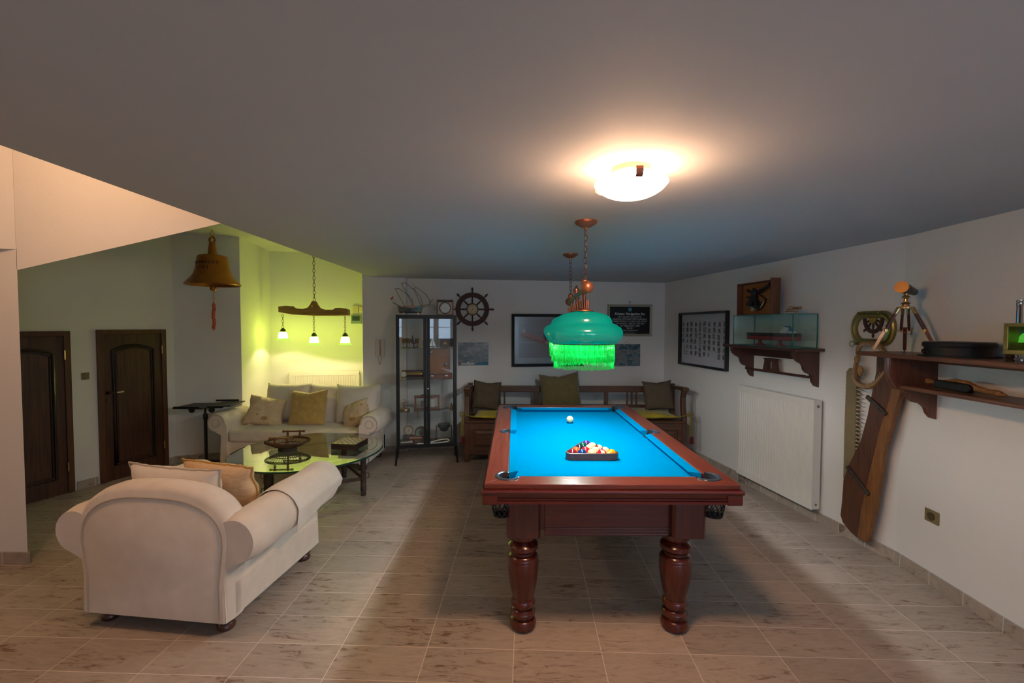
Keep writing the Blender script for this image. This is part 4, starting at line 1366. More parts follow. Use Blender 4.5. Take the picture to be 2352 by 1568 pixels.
# ------------------------------------------------------------------ yoke lamp in the alcove
YK = wood('yoke_wood', (0.13, 0.06, 0.02), (0.27, 0.14, 0.05), 0, 0.6, ring=18)
yy = 3.98
t = thing('yoke_lamp', 'wooden ox yoke pendant with three green edged glass bell lamps', 'lamp', (-2.955, yy, HH), 0.02)
yz = 1.86 - HH
o = [(-0.50, 0.0), (-0.30, -0.035), (0.0, -0.05), (0.30, -0.05), (0.50, -0.045), (0.50, 0.035), (0.44, 0.055), (0.38, 0.062), (0.32, 0.060), (0.28, 0.035), (0.15, 0.035), (0.08, 0.055), (0.045, 0.10), (0.02, 0.15), (0.0, 0.16), (-0.02, 0.15), (-0.045, 0.105), (-0.08, 0.065), (-0.15, 0.045), (-0.28, 0.055), (-0.32, 0.085), (-0.40, 0.09), (-0.50, 0.08)]
g = G(); g.prism([(a * 0.99, b + yz) for a, b in o], -0.045, 0.045, 'y'); yk = g.build('yoke', YK, t, bevel=0.006)
g = G(); g.lathe([(0.02, 0), (0.022, .004), (0.0, .012)], (-0.01, -0.047, yz + 0.085), 6, 'y'); g.build('nail_plate', mat('nail', (0.5, 0.3, 0.08), rough=0.4, metal=0.7), yk)
g = G(); g.chain((0, 0, 0), (0, 0, yz + 0.15), 0.062, 0.016, 0.0035); g.lathe([(0.05, 0), (0.04, -.02), (0.01, -.03)], (0, 0, 0), 20); g.build('chain', COPD, t, smooth=True)
YG = translucent_mat('bell_glass', (0.8, 0.8, 0.55), (0.9, 0.95, 0.5), 0.5, 0.05, 0.1, (0.86, 1.0, 0.10), E_BELL)
YGR = translucent_mat('bell_glass_rim', (0.08, 0.45, 0.03), (0.12, 0.8, 0.05), 0.5, 0.05, 0.1, (0.12, 0.8, 0.03), E_BELL * 0.12)
for i, (x, z) in enumerate(((-0.455, 1.60), (-0.01, 1.535), (0.435, 1.535))):
    zt = z - HH
    g = G(); g.chain((x, 0, yz - 0.03), (x, 0, zt + 0.03), 0.045, 0.013, 0.003)
    g.build('lamp_chain', COPD, yk, smooth=True)
    g = G(); g.lathe([(0.008, .035), (0.014, 0.03), (0.030, 0.018), (0.034, 0.0), (0.040, -0.004), (0.042, -0.02), (0.036, -0.024)], (x, 0, zt), 20); g.build('lamp_cap', mat('green_bronze', (0.06, 0.09, 0.03), rough=0.4, metal=0.6), t, smooth=35)
    g = G()
    pr_ = [(0.034, -0.018), (0.048, -0.028), (0.056, -0.05), (0.060, -0.08), (0.063, -0.108)]
    g.lathe(pr_, (x, 0, zt), 36, cap=False)
    sh = g.build('glass_shade', YG, t, smooth=180); sh['label'] = 'lit glass bell shade'
    g = G(); rings = []
    for (r, zz, w_) in ((0.063, -0.108, 0), (0.070, -0.120, 0.002), (0.084, -0.130, 0.006), (0.088, -0.134, 0.008)):
        rings.append([((r + w_ * math.cos(9 * 2 * PI * k / 54)) * math.cos(2 * PI * k / 54) + x, (r + w_ * math.cos(9 * 2 * PI * k / 54)) * math.sin(2 * PI * k / 54), zt + zz) for k in range(54)])
    g.ring(rings, cap=False)
    g.build('frilled_rim', YGR, sh, smooth=180)
    g = G(); g.sphere((x, 0, zt - 0.075), 0.022, 12, (1, 1, 1.4)); g.build('bulb', MATS['bulb_white'], sh, smooth=180)
    lamp('bell_light', 'SPOT', (-2.955 + x, yy + 0.02 * x, z - 0.10), E_BELL * 0.7, (1.0, 0.68, 0.46), 0.02, (0, 0, 0), spot_size=2.3, spot_blend=0.25)
# ------------------------------------------------------------------ bench
OAK = wood('bench_wood', (0.055, 0.022, 0.010), (0.12, 0.050, 0.022), 0, 0.45, ring=16)
OAKV = wood('bench_wood_upright', (0.055, 0.022, 0.010), (0.12, 0.050, 0.022), 2, 0.45, ring=16)
BN = (-0.70, 3.13, 0.03)
t = thing('bench', 'long dark wooden settle bench with chest seat behind the pool table', 'bench', (BN[0], BN[1], 0), BN[2])
BWD = 2.72
for x in (0.0, BWD):
    s = 1 if x == 0 else -1
    for y in (0.0, 0.42):
        xx = x if s > 0 else x - 0.06
        g = G(); g.box(xx, xx + 0.06, y, y + 0.06, 0, 0.50 if y == 0 else 0.92); g.build('leg', OAKV, t, bevel=0.005)
    # scrolled arm rest with swept front post
    g = G()
    x0, x1 = (x, x + 0.055) if s > 0 else (x - 0.055, x)
    g.prism([(0.0, 0.48), (0.06, 0.48), (0.09, 0.62), (0.11, 0.76), (0.075, 0.89), (0.03, 0.905), (0.0, 0.88), (0.045, 0.80), (0.035, 0.68), (0.0, 0.56)], x0, x1, 'x')
    g.build('arm_post', OAKV, t, bevel=0.006)
    g = G(); g.prism([(-0.03, 0.90), (-0.01, 0.885), (0.46, 0.865), (0.46, 0.895), (0.05, 0.925), (-0.02, 0.925)], x0 - .01, x1 + .01, 'x'); g.build('armrest', OAK, t, bevel=0.006)
g = G(); g.box(0.02, BWD - .02, -0.02, 0.44, 0.49, 0.515)
g.box(0.02, BWD - .02, -0.026, -0.02, 0.495, 0.507); g.build('seat', OAK, t, bevel=0.004)
g = G(); g.box(0.055, BWD - 0.055, 0.02, 0.40, 0.10, 0.49); g.build('chest', OAK, t)
g = G(); g.box(0.06, BWD - 0.06, 0.005, 0.03, 0.40, 0.49); g.box(0.06, BWD - 0.06, 0.005, 0.03, 0.09, 0.17)
n = 4
for k in range(n + 1):
    xc = 0.06 + (BWD - 0.12) * k / n
    g.box(max(.06, xc - .05), min(BWD - .06, xc + .05), 0.005, 0.03, 0.17, 0.40)
g.build('front_frame', OAK, t, bevel=0.003)
for k in range(n):
    xa = 0.06 + (BWD - .12) * k / n + .065; xb = 0.06 + (BWD - .12) * (k + 1) / n - .065
    g = G(); g.ring([[(xa, .018, .185), (xb, .018, .185), (xb, .018, .385), (xa, .018, .385)], [(xa + .03, .008, .215), (xb - .03, .008, .215), (xb - .03, .008, .355), (xa + .03, .008, .355)]]); g.build('front_panel', OAK, t)
g = G(); g.box(0.04, BWD - .04, 0.43, 0.465, 0.80, 0.885); g.build('top_rail', OAK, t, bevel=0.008)
g = G(); g.box(0.04, BWD - .04, 0.435, 0.46, 0.60, 0.64); g.build('lower_rail', OAK, t, bevel=0.003)
def bpost(x, w): 
    g = G(); g.box(x - w / 2, x + w / 2, 0.437, 0.459, 0.64, 0.80); g.build('back_slat', OAKV, t, bevel=0.002)
for x, w in ((0.90, .055), (1.82, .055), (2.46, .055)): bpost(x, w)
for x in (0.30, 0.36, 0.42, 0.48, 2.10, 2.16, 2.22, 2.36): bpost(x, .022)
YEL_ = mat('yellow_pad', (0.36, 0.27, 0.012), rough=0.8, var=0.25, scale=6, bump=0.6, bscale=22, sheen=0.2)
TIE = mat('yellow_tie', (0.20, 0.14, 0.015), rough=0.7)
def pad(label, cx, w, seed):
    g, out = cushion(w, 0.42, 0.085, seed, pinch=0.08, wr=0.01)
    o = g.build('seat_pad', YEL_, None, smooth=180)
    c, s = math.cos(BN[2]), math.sin(BN[2])
    x, y = cx, 0.015
    o.location = (BN[0] + x * c - y * s, BN[1] + x * s + y * c, 0.556)
    o.rotation_euler = (-PI / 2, 0, BN[2])
    return tag(o, label, 'seat pad', 'yellow seat pads on the bench')
p1_ = pad('yellow quilted seat pad on the left end of the bench', 0.64, 1.10, 21)
p2_ = pad('yellow quilted seat pad on the right end of the bench', 2.08, 1.12, 22)
p2_.location.z += 0.004
# ties with red tassels at both ends
for o, x, xe in ((p1_, -0.53, 1), (p2_, 0.54, -1)):
    M_ = o.rotation_euler.to_matrix().inverted()
    def lo(x_, y_, z_): return tuple(M_ @ Vector((x_ * math.cos(BN[2]) - y_ * math.sin(BN[2]), x_ * math.sin(BN[2]) + y_ * math.cos(BN[2]), z_)))
    g = G()
    g.tube([lo(x, .02, 0.0), lo(x - xe * .05, -0.03, 0.02), lo(x - xe * .125, -0.045, 0.045)], 0.007, 6)
    for d in (-.035, .035):
        pts = [lo(x - xe * .125 + d * math.sin(q * PI / 5) , -0.05, 0.045 + 0.035 * math.sin(q * 2 * PI / 5)) for q in range(6)]
        g.tube(pts, 0.006, 6)
    for d in (0, 0.014, -.012):
        g.tube([lo(x - xe * .125, -.055, .04), lo(x - xe * .13 + d, -.06, -.08), lo(x - xe * .13 + d * 1.4, -.055, -.22)], 0.0055, 6)
    g.build('tie', TIE, o, smooth=True)
    g = G()
    for d in (0.0, 0.02): 
        q = lo(x - xe * .13 + d, -.055, -.22)
        q2 = lo(x - xe * .13 + d, -.055, -.31)
        g.tube([q, tuple(Vector(q) * .75 + Vector(q2) * .25), q2], [.006, .012, .016], 8)
    g.build('tassel', mat('red_tassel', (0.11, 0.006, 0.006), rough=0.9), o, smooth=True)
BRN = mat('brown_wool', (0.095, 0.070, 0.042), rough=0.95, var=0.1, scale=20, bump=0.3, bscale=160)
OLV = mat('olive_velour', (0.155, 0.110, 0.042), rough=0.9, var=0.12, scale=14, bump=0.2, bscale=160, sheen=0.3)
def bcush(label, cx, w, h, m, seed, tilt, lean=-0.22, dy=0.0, top=0.05, zb=0.60):
    c, s = math.cos(BN[2]), math.sin(BN[2])
    x, y = cx, 0.27 + dy
    return pillow(label, 'cushion', w, h, 0.15, m, (BN[0] + x * c - y * s, BN[1] + x * s + y * c, zb), (lean, tilt, BN[2]), seed, top=top, pinch=0.1, group='cushions on the bench')
bcush('dark brown square cushion leaning at the left end of the bench', 0.235, 0.36, 0.37, BRN, 31, 0.09)
bcush('large olive velour cushion in the middle of the bench', 1.23, 0.52, 0.52, OLV, 32, -0.09, top=0.07, zb=0.56)
bcush('dark brown square cushion leaning at the right end of the bench', 2.47, 0.38, 0.38, BRN, 33, -0.05)

# ------------------------------------------------------------------ back wall things
DKWD = wood('wheel_wood', (0.040, 0.013, 0.009), (0.075, 0.026, 0.016), 0, 0.6)
t = thing('ship_wheel_clock', "dark wooden ship's wheel with a clock in its hub on the back wall", 'clock', BW.at(0.862, 1.895), BW.rz)
g = G(); rings = []
for k in range(57):
    a = 2 * PI * k / 56
    rings.append([(r * math.cos(a), y, r * math.sin(a)) for r, y in ((0.224, -0.016), (0.218, -0.030), (0.170, -0.030), (0.163, -0.016))])
g.ring(rings, cap=False)
g.torus((0, -0.03, 0), 0.222, 0.005, 56, 6, 'y'); g.torus((0, -0.03, 0), 0.166, 0.004, 56, 6, 'y')
g.build('rim', DKWD, t, smooth=35)
for k in range(8):
    a = k * PI / 4
    M_ = Matrix.Rotation(-a, 4, 'Y')
    g = G(); g.M = M_
    g.lathe([(0.008, 0.07), (0.012, 0.09), (0.008, 0.10), (0.013, 0.12), (0.008, 0.14), (0.010, 0.165), (0.006, 0.17), (0.006, 0.22), (0.008, 0.222), (0.010, 0.235), (0.007, 0.242), (0.014, 0.262), (0.011, 0.285), (0.004, 0.295)], (0, -0.022, 0), 10)
    g.build('spoke', DKWD, t, smooth=50)
g = G(); g.lathe([(0.078, -0.01), (0.082, -0.04), (0.070, -0.048), (0.066, -0.040)], (0, 0, 0), 36, 'y'); g.build('clock_bezel', mat('aged_brass', (0.20, 0.15, 0.08), rough=0.4, metal=0.8), t, smooth=35)
FACE = mat('clock_face', (0.62, 0.48, 0.28), rough=0.5, var=0.12, scale=12)
g = G(); g.lathe([(0.067, -0.036), (0.067, -0.0415), (0.001, -0.0415)], (0, 0, 0), 32, 'y'); fc = g.build('clock_face', FACE, t)
for k in range(12):
    a = PI / 2 - (k + 1) * PI / 6
    text(['I', 'II', 'III', 'IV', 'V', 'VI', 'VII', 'VIII', 'IX', 'X', 'XI', 'XII'][k], 0.016, DIGIT, fc, (0.054 * math.cos(a), -0.042, 0.054 * math.sin(a) - 0.005), name='numeral')
g = G(); g.obox((0.008, -0.0435, 0.018), (0.0035, 0.001, 0.042), (0, 0.35, 0)); g.obox((-0.008, -0.0435, -0.016), (0.004, 0.001, 0.036), (0, 0.5, 0)); g.lathe([(0.005, -0.045), (0.005, -.042)], (0, 0, 0), 10, 'y'); g.build('clock_hands', DIGIT, fc)

def picmat(name, fn):
    m, nt, p = _nt(name)
    p.inputs['Roughness'].default_value = 0.25
    fn(nt, p)
    MATS[name] = m
    return m
def ramp(nt, stops, fac):
    r = nt.nodes.new('ShaderNodeValToRGB')
    while len(r.color_ramp.elements) < len(stops): r.color_ramp.elements.new(0.5)
    for e, (p, c) in zip(r.color_ramp.elements, stops):
        e.position = p; e.color = col4(c)
    nt.links.new(fac, r.inputs[0])
    return r.outputs[0]
def landscape(seed, stops, sx=3, sz=6):
    def fn(nt, p):
        tc = nt.nodes.new('ShaderNodeTexCoord'); mp = nt.nodes.new('ShaderNodeMapping')
        mp.inputs['Scale'].default_value = (sx, 1, sz); mp.inputs['Location'].default_value = (seed, seed, seed)
        n = nt.nodes.new('ShaderNodeTexNoise'); n.inputs['Scale'].default_value = 2.5; n.inputs['Detail'].default_value = 9; n.inputs['Roughness'].default_value = 0.7; n.inputs['Distortion'].default_value = 1.0
        nt.links.new(tc.outputs['Object'], mp.inputs[0]); nt.links.new(mp.outputs[0], n.inputs[0])
        nt.links.new(ramp(nt, stops, n.outputs[0]), p.inputs['Base Color'])
    return fn
def photo(label, s0, s1, z0, z1, m, extra=None):
    t = thing('poster', label, 'picture', BW.at(s0, z0), BW.rz)
    w, h = s1 - s0, z1 - z0
    g = G(); g.box(0, w, -0.008, -0.001, 0, h); g.build('print', m, t)
    g = G(); g.tube([(w * .38, -0.004, h), (w * .5, -0.004, h + 0.035), (w * .62, -0.004, h)], 0.0012, 4); g.sphere((w * .5, -0.006, h + .035), 0.004, 8); g.build('hanging_wire', DKBR, t)
    if extra: extra(t, w, h)
    return t
PIC1 = picmat('aerial_photo', landscape(2.1, [(0.25, (0.01, 0.06, 0.09)), (0.42, (0.04, 0.07, 0.065)), (0.50, (0.13, 0.10, 0.08)), (0.60, (0.22, 0.21, 0.21)), (0.8, (0.02, 0.10, 0.15))]))
PIC2 = picmat('sea_photo', landscape(5.3, [(0.30, (0.02, 0.05, 0.08)), (0.44, (0.05, 0.13, 0.17)), (0.50, (0.22, 0.27, 0.30)), (0.62, (0.14, 0.12, 0.10)), (0.8, (0.30, 0.28, 0.26))]))
def harbour(t, w, h):
    g = G(); g.box(w * .1, w * .55, -0.0095, -.008, h * .04, h * .10); g.box(w * .3, w * .36, -.0095, -.008, h * .10, h * .16); g.build('white_ship_shape', mat('pic_white', (0.5, 0.5, 0.5)), t)
    g = G(); g.prism([(w * .55, 0.005), (w * .98, 0.005), (w * .98, h * .16), (w * .6, h * .1)], -.009, -.008, 'y'); g.build('blue_water_shape', mat('pic_blue', (0.02, 0.16, 0.25)), t)
photo('unframed aerial harbour photo beside the glass cabinet', 0.667, 1.081, 1.133, 1.447, PIC1, harbour)
photo('unframed photo of a ship in rough sea under the black plaque', 2.86, 3.28, 1.097, 1.415, PIC2, lambda t, w, h: (
    (lambda g: (g.prism([(w * .52, h * .62), (w * .60, h * .60), (w * .58, h * .80), (w * .565, h * .95), (w * .55, h * .82)], -.0095, -.008, 'y'), g.build('ship_shape', mat('pic_grey', (0.22, 0.22, 0.2)), t)))(G())))

# framed tanker photograph
FRB = mat('black_frame', (0.012, 0.014, 0.016), rough=0.3, coat=0.3)
def frame(t, w, h, fw, m, d=0.03, name='frame'):
    g = G()
    o = [(0, 0), (w, 0), (w, h), (0, h)]
    i = [(fw, fw), (w - fw, fw), (w - fw, h - fw), (fw, h - fw)]
    r = [[(x, -0.002, z) for x, z in o], [(x, -d, z) for x, z in o], [(x + (fw * .2 if x < w / 2 else -fw * .2), -d - .004, z + (fw * .2 if z < h / 2 else -fw * .2)) for x, z in o], [(x, -d + .008, z) for x, z in i], [(x, -0.002, z) for x, z in i]]
    g.ring(r + [r[0]], cap=False)
    return g.build(name, m, t)
w, h = 1.03, 0.73
t = thing('framed_picture', 'large black framed photograph of a red oil tanker on the back wall', 'picture', BW.at(1.40, 1.108), BW.rz)
frame(t, w, h, 0.04, FRB)
def seam(nt, p):
    tc = nt.nodes.new('ShaderNodeTexCoord'); sp = nt.nodes.new('ShaderNodeSeparateXYZ'); nt.links.new(tc.outputs['Object'], sp.inputs[0])
    nt.links.new(ramp(nt, [(0.0, (0.07, 0.07, 0.10)), (0.3, (0.10, 0.095, 0.125)), (0.55, (0.16, 0.145, 0.16)), (0.75, (0.22, 0.20, 0.20))], sp.outputs[2]), p.inputs['Base Color'])
g = G(); g.box(0.03, w - .03, -0.010, -0.003, 0.03, h - .03); g.build('mat_board', mat('pic_mat', (0.20, 0.24, 0.28), rough=0.3), t)
g = G(); g.box(0.10, w - .10, -0.0115, -0.010, 0.12, h - .085); pc = g.build('tanker_photo', picmat('tanker_sea', seam), t)
g = G(); g.prism([(0.12, 0.42), (0.15, 0.40), (0.55, 0.285), (0.84, 0.225), (0.86, 0.25), (0.60, 0.33), (0.20, 0.46), (0.13, 0.47)], -.0125, -.0115, 'y'); g.build('tanker_hull', mat('pic_hull', (0.15, 0.03, 0.035)), pc)
g = G(); g.prism([(0.14, 0.445), (0.58, 0.315), (0.84, 0.245), (0.80, 0.275), (0.56, 0.355), (0.20, 0.475)], -.0128, -.0125, 'y'); g.build('tanker_deck', mat('pic_deck', (0.42, 0.14, 0.12)), pc)
g = G(); g.prism([(0.14, 0.46), (0.20, 0.47), (0.20, 0.52), (0.18, 0.56), (0.16, 0.52), (0.145, 0.51)], -.0133, -.0128, 'y'); g.prism([(0.46, 0.33), (0.56, 0.29), (0.60, 0.33), (0.52, 0.37)], -.0133, -.0128, 'y'); g.box(.105, .33, -.0133, -.0128, 0.335, 0.341); g.build('tanker_superstructure', mat('pic_light', (0.40, 0.36, 0.33)), pc)
g = G(); g.box(w * .52, w * .80, -0.0115, -.010, 0.065, 0.085); g.build('caption_strip', mat('caption', (0.30, 0.33, 0.36)), t)
g = G(); g.box(0.03, w - .03, -0.0165, -0.0155, 0.03, h - .03); g.build('glass', glass_mat('picture_glass', (0.95, 0.97, 0.97), 1.2, 0.01), t)

# plaque
w, h = 0.67, 0.455
t = thing('plaque', 'black plaque with white lettering in a pale frame on the back wall', 'plaque', BW.at(2.78, 1.527), BW.rz)
frame(t, w, h, 0.034, mat('pale_frame', (0.36, 0.34, 0.26), rough=0.4), 0.022)
g = G(); g.box(0.03, w - .03, -0.012, -0.003, 0.03, h - .03); bd = g.build('plaque_board', mat('plaque_black', (0.008, 0.008, 0.009), rough=0.4), t)
PW_ = mat('plaque_white', (0.62, 0.64, 0.64), rough=0.5)
zz = h - 0.150
for s_, sz, sh_, b_ in (("Kristen Navigation Inc.", 0.050, 0.25, 0.0010), ("M/T ASTRO SCULPTOR", 0.031, 0, 0), ("MAIDEN VOYAGE DISCHARGING", 0.031, 0, 0), ("OPERATIONS AT SAO LUIS, PORT", 0.031, 0, 0), ("OF ITAQUI - BERTH 106 ON", 0.031, 0, 0), ('18" FEBRUARY 2003', 0.031, 0, 0), ('"BRAZIL"', 0.028, 0, 0), ("With Compliments of", 0.026, 0.4, 0), ("Shipping and Cargo Agents", 0.014, 0, 0), ("Agencia Maritima Ltda.", 0.022, 0, 0.0005), ("SAO LUIS  MARANHAO  BRAZIL", 0.013, 0, 0)):
    text(s_, sz, PW_, bd, (w / 2, -0.0125, zz), xs=1.12 if sz == 0.031 else 1.0, shear=sh_, bold=b_)
    zz -= 0.040 if sz == 0.050 else (0.0315 if sz > 0.025 else 0.022)
g = G(); g.box(w / 2 - .026, w / 2 + .026, -0.013, -.012, h - .100, h - .045); fl = g.build('emblem', mat('emblem_blue', (0.02, 0.20, 0.34)), bd)
g = G(); g.lathe([(0.016, -0.0140), (0.016, -.013), (0.011, -.013), (0.011, -0.0140), (0.016, -0.0140)], (w / 2, 0, h - .072), 18, 'y', cap=False); g.lathe([(0.006, -.014), (0.006, -.013)], (w / 2, 0, h - .072), 12, 'y'); g.build('emblem_ring', mat('emblem_pale', (0.4, 0.5, 0.35)), fl)
g = G(); g.cyl((w / 2, -0.005, h), (w / 2, -0.005, h + 0.035), 0.004, seg=6); g.sphere((w / 2, -.008, h + .04), 0.008, 8); g.build('nail', DKBR, t)

# intercom handset
t = thing('intercom', 'white wall intercom handset with coiled cord beside the glass cabinet', 'intercom', PW.at(0.222, 1.38), PW.rz)
IC = mat('intercom_white', (0.62, 0.55, 0.48), rough=0.35)
g = G(); g.box(0.0, 0.058, -0.022, 0, -0.11, 0.11); ic = g.build('base_unit', IC, t, bevel=0.006)
g = G(); g.box(-0.058, -0.005, -0.040, -0.004, -0.11, 0.11); g.build('handset', IC, t, bevel=0.010, bseg=3)
g = G()
for k in range(12): g.box(-.004, 0.006, -0.024, -0.021, -0.09 + k * .009, -0.086 + k * .009)
g.build('speaker_slots', BLACK, ic)
g = G()
pts = []
for k in range(90):
    f = k / 89
    cx_, cz_ = -0.03 + 0.05 * f, -0.11 - 0.10 * math.sin(PI * f)
    pts.append((cx_ + 0.007 * math.cos(k * 1.3), -0.02 + 0.007 * math.sin(k * 1.3), cz_))
g.tube(pts, 0.0022, 5)
g.build('coiled_cord', IC, t, smooth=True)

# meter boxes in the alcove
t = thing('meter_box', 'grey blue meter box on the alcove wall by the pillar', 'meter', AB.at(1.245, 1.765), AB.rz)
g = G(); g.box(-0.075, 0.075, -0.05, 0, -0.065, 0.065); mb = g.build('housing', mat('meter_grey', (0.22, 0.28, 0.32), rough=0.4), t, bevel=0.006)
g = G(); g.box(-0.055, 0.055, -0.054, -.05, -0.02, 0.05); g.build('dark_window', mat('meter_dark', (0.05, 0.07, 0.09), rough=0.15), mb)
t = thing('junction_box', 'cream junction box above the grey meter on the alcove wall', 'junction box', AB.at(1.245, 1.92), AB.rz)
g = G(); g.box(-0.05, 0.03, -0.035, 0, -0.06, 0.06); g.build('housing', mat('cream_plastic', (0.6, 0.52, 0.36), rough=0.4), t, bevel=0.005)
g = G(); g.box(0.04, 0.10, -0.03, 0, -0.03, 0.04); g.build('side_housing', MATS['cream_plastic'], t, bevel=0.005)

# ------------------------------------------------------------------ glass cabinet
CB = (-1.486, 2.952, math.atan2(0.165, 0.709))
CWD, CD, CZ0, CZ1 = 0.715, 0.33, 0.205, 1.80
BKM = mat('cabinet_black', (0.010, 0.011, 0.012), rough=0.4, metal=0.3)
CGL = glass_mat('cabinet_glass', (0.95, 0.97, 0.97), 1.0, 0.0)
t = cab = thing('display_cabinet', 'tall black metal display cabinet with two glass doors', 'display cabinet', (CB[0], CB[1], 0), CB[2])
def cx_(x, y, z):
    c, s = math.cos(CB[2]), math.sin(CB[2])
    return (CB[0] + x * c - y * s, CB[1] + x * s + y * c, z)
pw = 0.025
g = G()
for x in (0, CWD - pw):
    for y in (0.0, CD - pw):
        g.box(x, x + pw, y, y + pw, CZ0, CZ1)
for z in (CZ0, CZ1 - 0.03):
    g.box(0, CWD, 0.0, CD, z, z + 0.03)
g.build('carcass', BKM, t, bevel=0.002)
for x, y in ((0.01, 0.01), (CWD - .01, 0.01), (0.01, CD - .01), (CWD - .01, CD - .01)):
    sx = -1 if x < .1 else 1
    g = G(); g.tube([(x - sx * .0, y, CZ0 + .01), (x + sx * 0.02, y, 0.0)], [0.017, 0.011], 8); g.build('leg', BKM, t, smooth=35)
for k in (0, 1):
    x0, x1 = (0.004, CWD / 2 - .002) if k == 0 else (CWD / 2 + .002, CWD - .004)
    g = G(); fw = 0.036
    g.box(x0, x0 + fw, -0.018, -0.001, CZ0 + .005, CZ1 - .005); g.box(x1 - fw, x1, -0.018, -0.001, CZ0 + .005, CZ1 - .005)
    g.box(x0 + fw, x1 - fw, -0.018, -.001, CZ0 + .005, CZ0 + .045); g.box(x0 + fw, x1 - fw, -0.018, -.001, CZ1 - .045, CZ1 - .005)
    dr = g.build('door', BKM, t, bevel=0.001)
    g = G(); g.box(x0 + fw, x1 - fw, -0.012, -0.008, CZ0 + .045, CZ1 - .045); g.build('door_glass', CGL, dr)
    if k == 1:
        g = G(); g.lathe([(0.007, -0.018), (0.007, -0.026), (0.010, -0.030), (0.009, -0.038), (0.003, -0.041)], (x0 + .012, 0, 0.92), 14, 'y'); g.build('knob', mat('knob_chrome', (0.8, 0.78, 0.72), rough=0.15, metal=0.9), dr, smooth=40)
for x in (0.003, CWD - .006):
    g = G(); g.box(x, x + .003, pw, CD - pw, CZ0 + .03, CZ1 - .03); g.build('side_glass', CGL, t)
SHZ = [1.405, 1.03, 0.64, CZ0 + .03]
SGL = glass_mat('shelf_glass', (0.85, 0.94, 0.92), 1.2, 0.02)
for z in SHZ[:3]:
    g = G(); g.box(pw * .3, CWD - pw * .3, 0.01, CD - .008, z - 0.006, z); g.build('shelf', SGL, t)
# what the cabinet holds
def at_c(name, label, cat, x, y, z, rz=0.0, group=None):
    return thing(name, label, cat, cx_(x, y, z), CB[2] + rz, group)
OB = mat('old_brass', (0.36, 0.24, 0.10), rough=0.3, metal=0.9, var=0.25, scale=30)
LW_ = wood('box_red_wood', (0.14, 0.035, 0.015), (0.24, 0.07, 0.03), 0, 0.3, coat=0.3)
OW = wood('orange_wood', (0.32, 0.11, 0.02), (0.42, 0.16, 0.035), 0, 0.3, coat=0.3)
# top shelf: goblets, little sail models, jar, brown radio box
z = SHZ[0]
gl0 = None
for i, (x, y, lab) in enumerate(((0.085, 0.12, 'first'), (0.115, 0.20, ''), (0.150, 0.12, ''), (0.245, 0.14, ''))):
    labs = ['brass goblet at the left edge of the top cabinet shelf', 'brass goblet at the back, second from the left on the top shelf', 'brass goblet between the back goblet and the figurine', 'brass goblet just right of the dark figurine on the top shelf']
    if gl0 is None:
        gl0 = at_c('goblet', labs[0], 'goblet', x, y, z, 0, 'goblets on the top cabinet shelf')
        g = G(); g.lathe([(0.020, 0), (0.018, .004), (0.004, .010), (0.004, .045), (0.006, .05)], (0, 0, 0), 16); g.build('stem', OB, gl0, smooth=40)
        g = G(); g.lathe([(0.004, .048), (0.016, .058), (0.023, .085), (0.028, .112), (0.026, .112), (0.014, .062), (0.001, .056)], (0, 0, 0), 18, cap=False); g.build('bowl', OB, gl0, smooth=60)
    else:
        c = copy_tree(gl0); c.location = cx_(x, y, z); c['label'] = labs[i]
t = at_c('figurine', 'small dark bronze figurine between the goblets on the top cabinet shelf', 'figurine', 0.205, 0.08, z)
g = G(); g.lathe([(0.022, 0), (0.020, .008), (0.006, .012), (0.004, .05), (0.012, .06)], (0, 0, 0), 14); g.torus((0, 0, 0.075), 0.024, 0.006, 18, 6, 'y', a0=PI * .9, a1=PI * 2.3); g.lathe([(0.010, .06), (0.014, .085), (0.008, .11), (0.010, .118), (0.004, .135)], (-0.012, 0, 0), 12); g.sphere((-0.012, 0, .142), .008, 10); g.build('body', mat('dark_bronze_fig', (0.06, 0.035, 0.02), rough=0.35, metal=0.8), t, smooth=50)
def sail_model(label, x, y, z, h, m, m2):
    t = at_c('model_sailboat', label, 'model boat', x, y, z)
    g = G(); g.prism([(-.35 * h, .06 * h), (.35 * h, .06 * h), (.25 * h, 0), (-.25 * h, 0)], -.04 * h, .04 * h, 'y'); g.build('hull', m2, t, bevel=.001)
    g = G(); g.cyl((0, 0, .06 * h), (0, 0, h), .0015, seg=6); g.build('mast', m2, t)
    g = G(); g.prism([(.02 * h, .12 * h), (.3 * h, .12 * h), (.02 * h, .95 * h)], -.001, .001, 'y'); g.prism([(-.02 * h, .12 * h), (-.33 * h, .14 * h), (-.02 * h, .85 * h)], -.001, .001, 'y'); g.build('sails', m, t)
sail_model('small golden model sailboat on the top shelf by the centre post', 0.325, 0.12, z, 0.125, OB, OB)
SLV = mat('silver', (0.55, 0.50, 0.45), rough=0.25, metal=0.9, bump=0.4, bscale=60)
sail_model('small silver model sailboat right of the centre post on the top shelf', 0.43, 0.12, z, 0.13, SLV, SLV)
t = at_c('glass_carafe', 'clear glass carafe on the top cabinet shelf beside the wooden box', 'carafe', 0.485, 0.16, z)
g = G(); g.lathe([(0.026, 0), (0.028, .02), (0.024, .06), (0.010, .09), (0.008, .12), (0.012, .125)], (0, 0, 0), 18, cap=False); g.build('body', CGL, t, smooth=True)
t = at_c('wooden_camera', 'old brown wooden camera box on the right of the top cabinet shelf', 'camera', 0.60, 0.12, z)
g = G(); g.box(-.075, .075, -.05, .06, 0, .115); bx0 = g.build('body', wood('cam_wood', (0.04, 0.018, 0.012), (0.08, 0.035, 0.02), 0, .35), t, bevel=.003)
g = G(); g.lathe([(0.020, -.052), (0.022, -.068), (0.015, -.07), (0.012, -.06), (0.001, -.058)], (-.02, 0, .058), 18, 'y'); g.build('lens', OB, bx0, smooth=40)
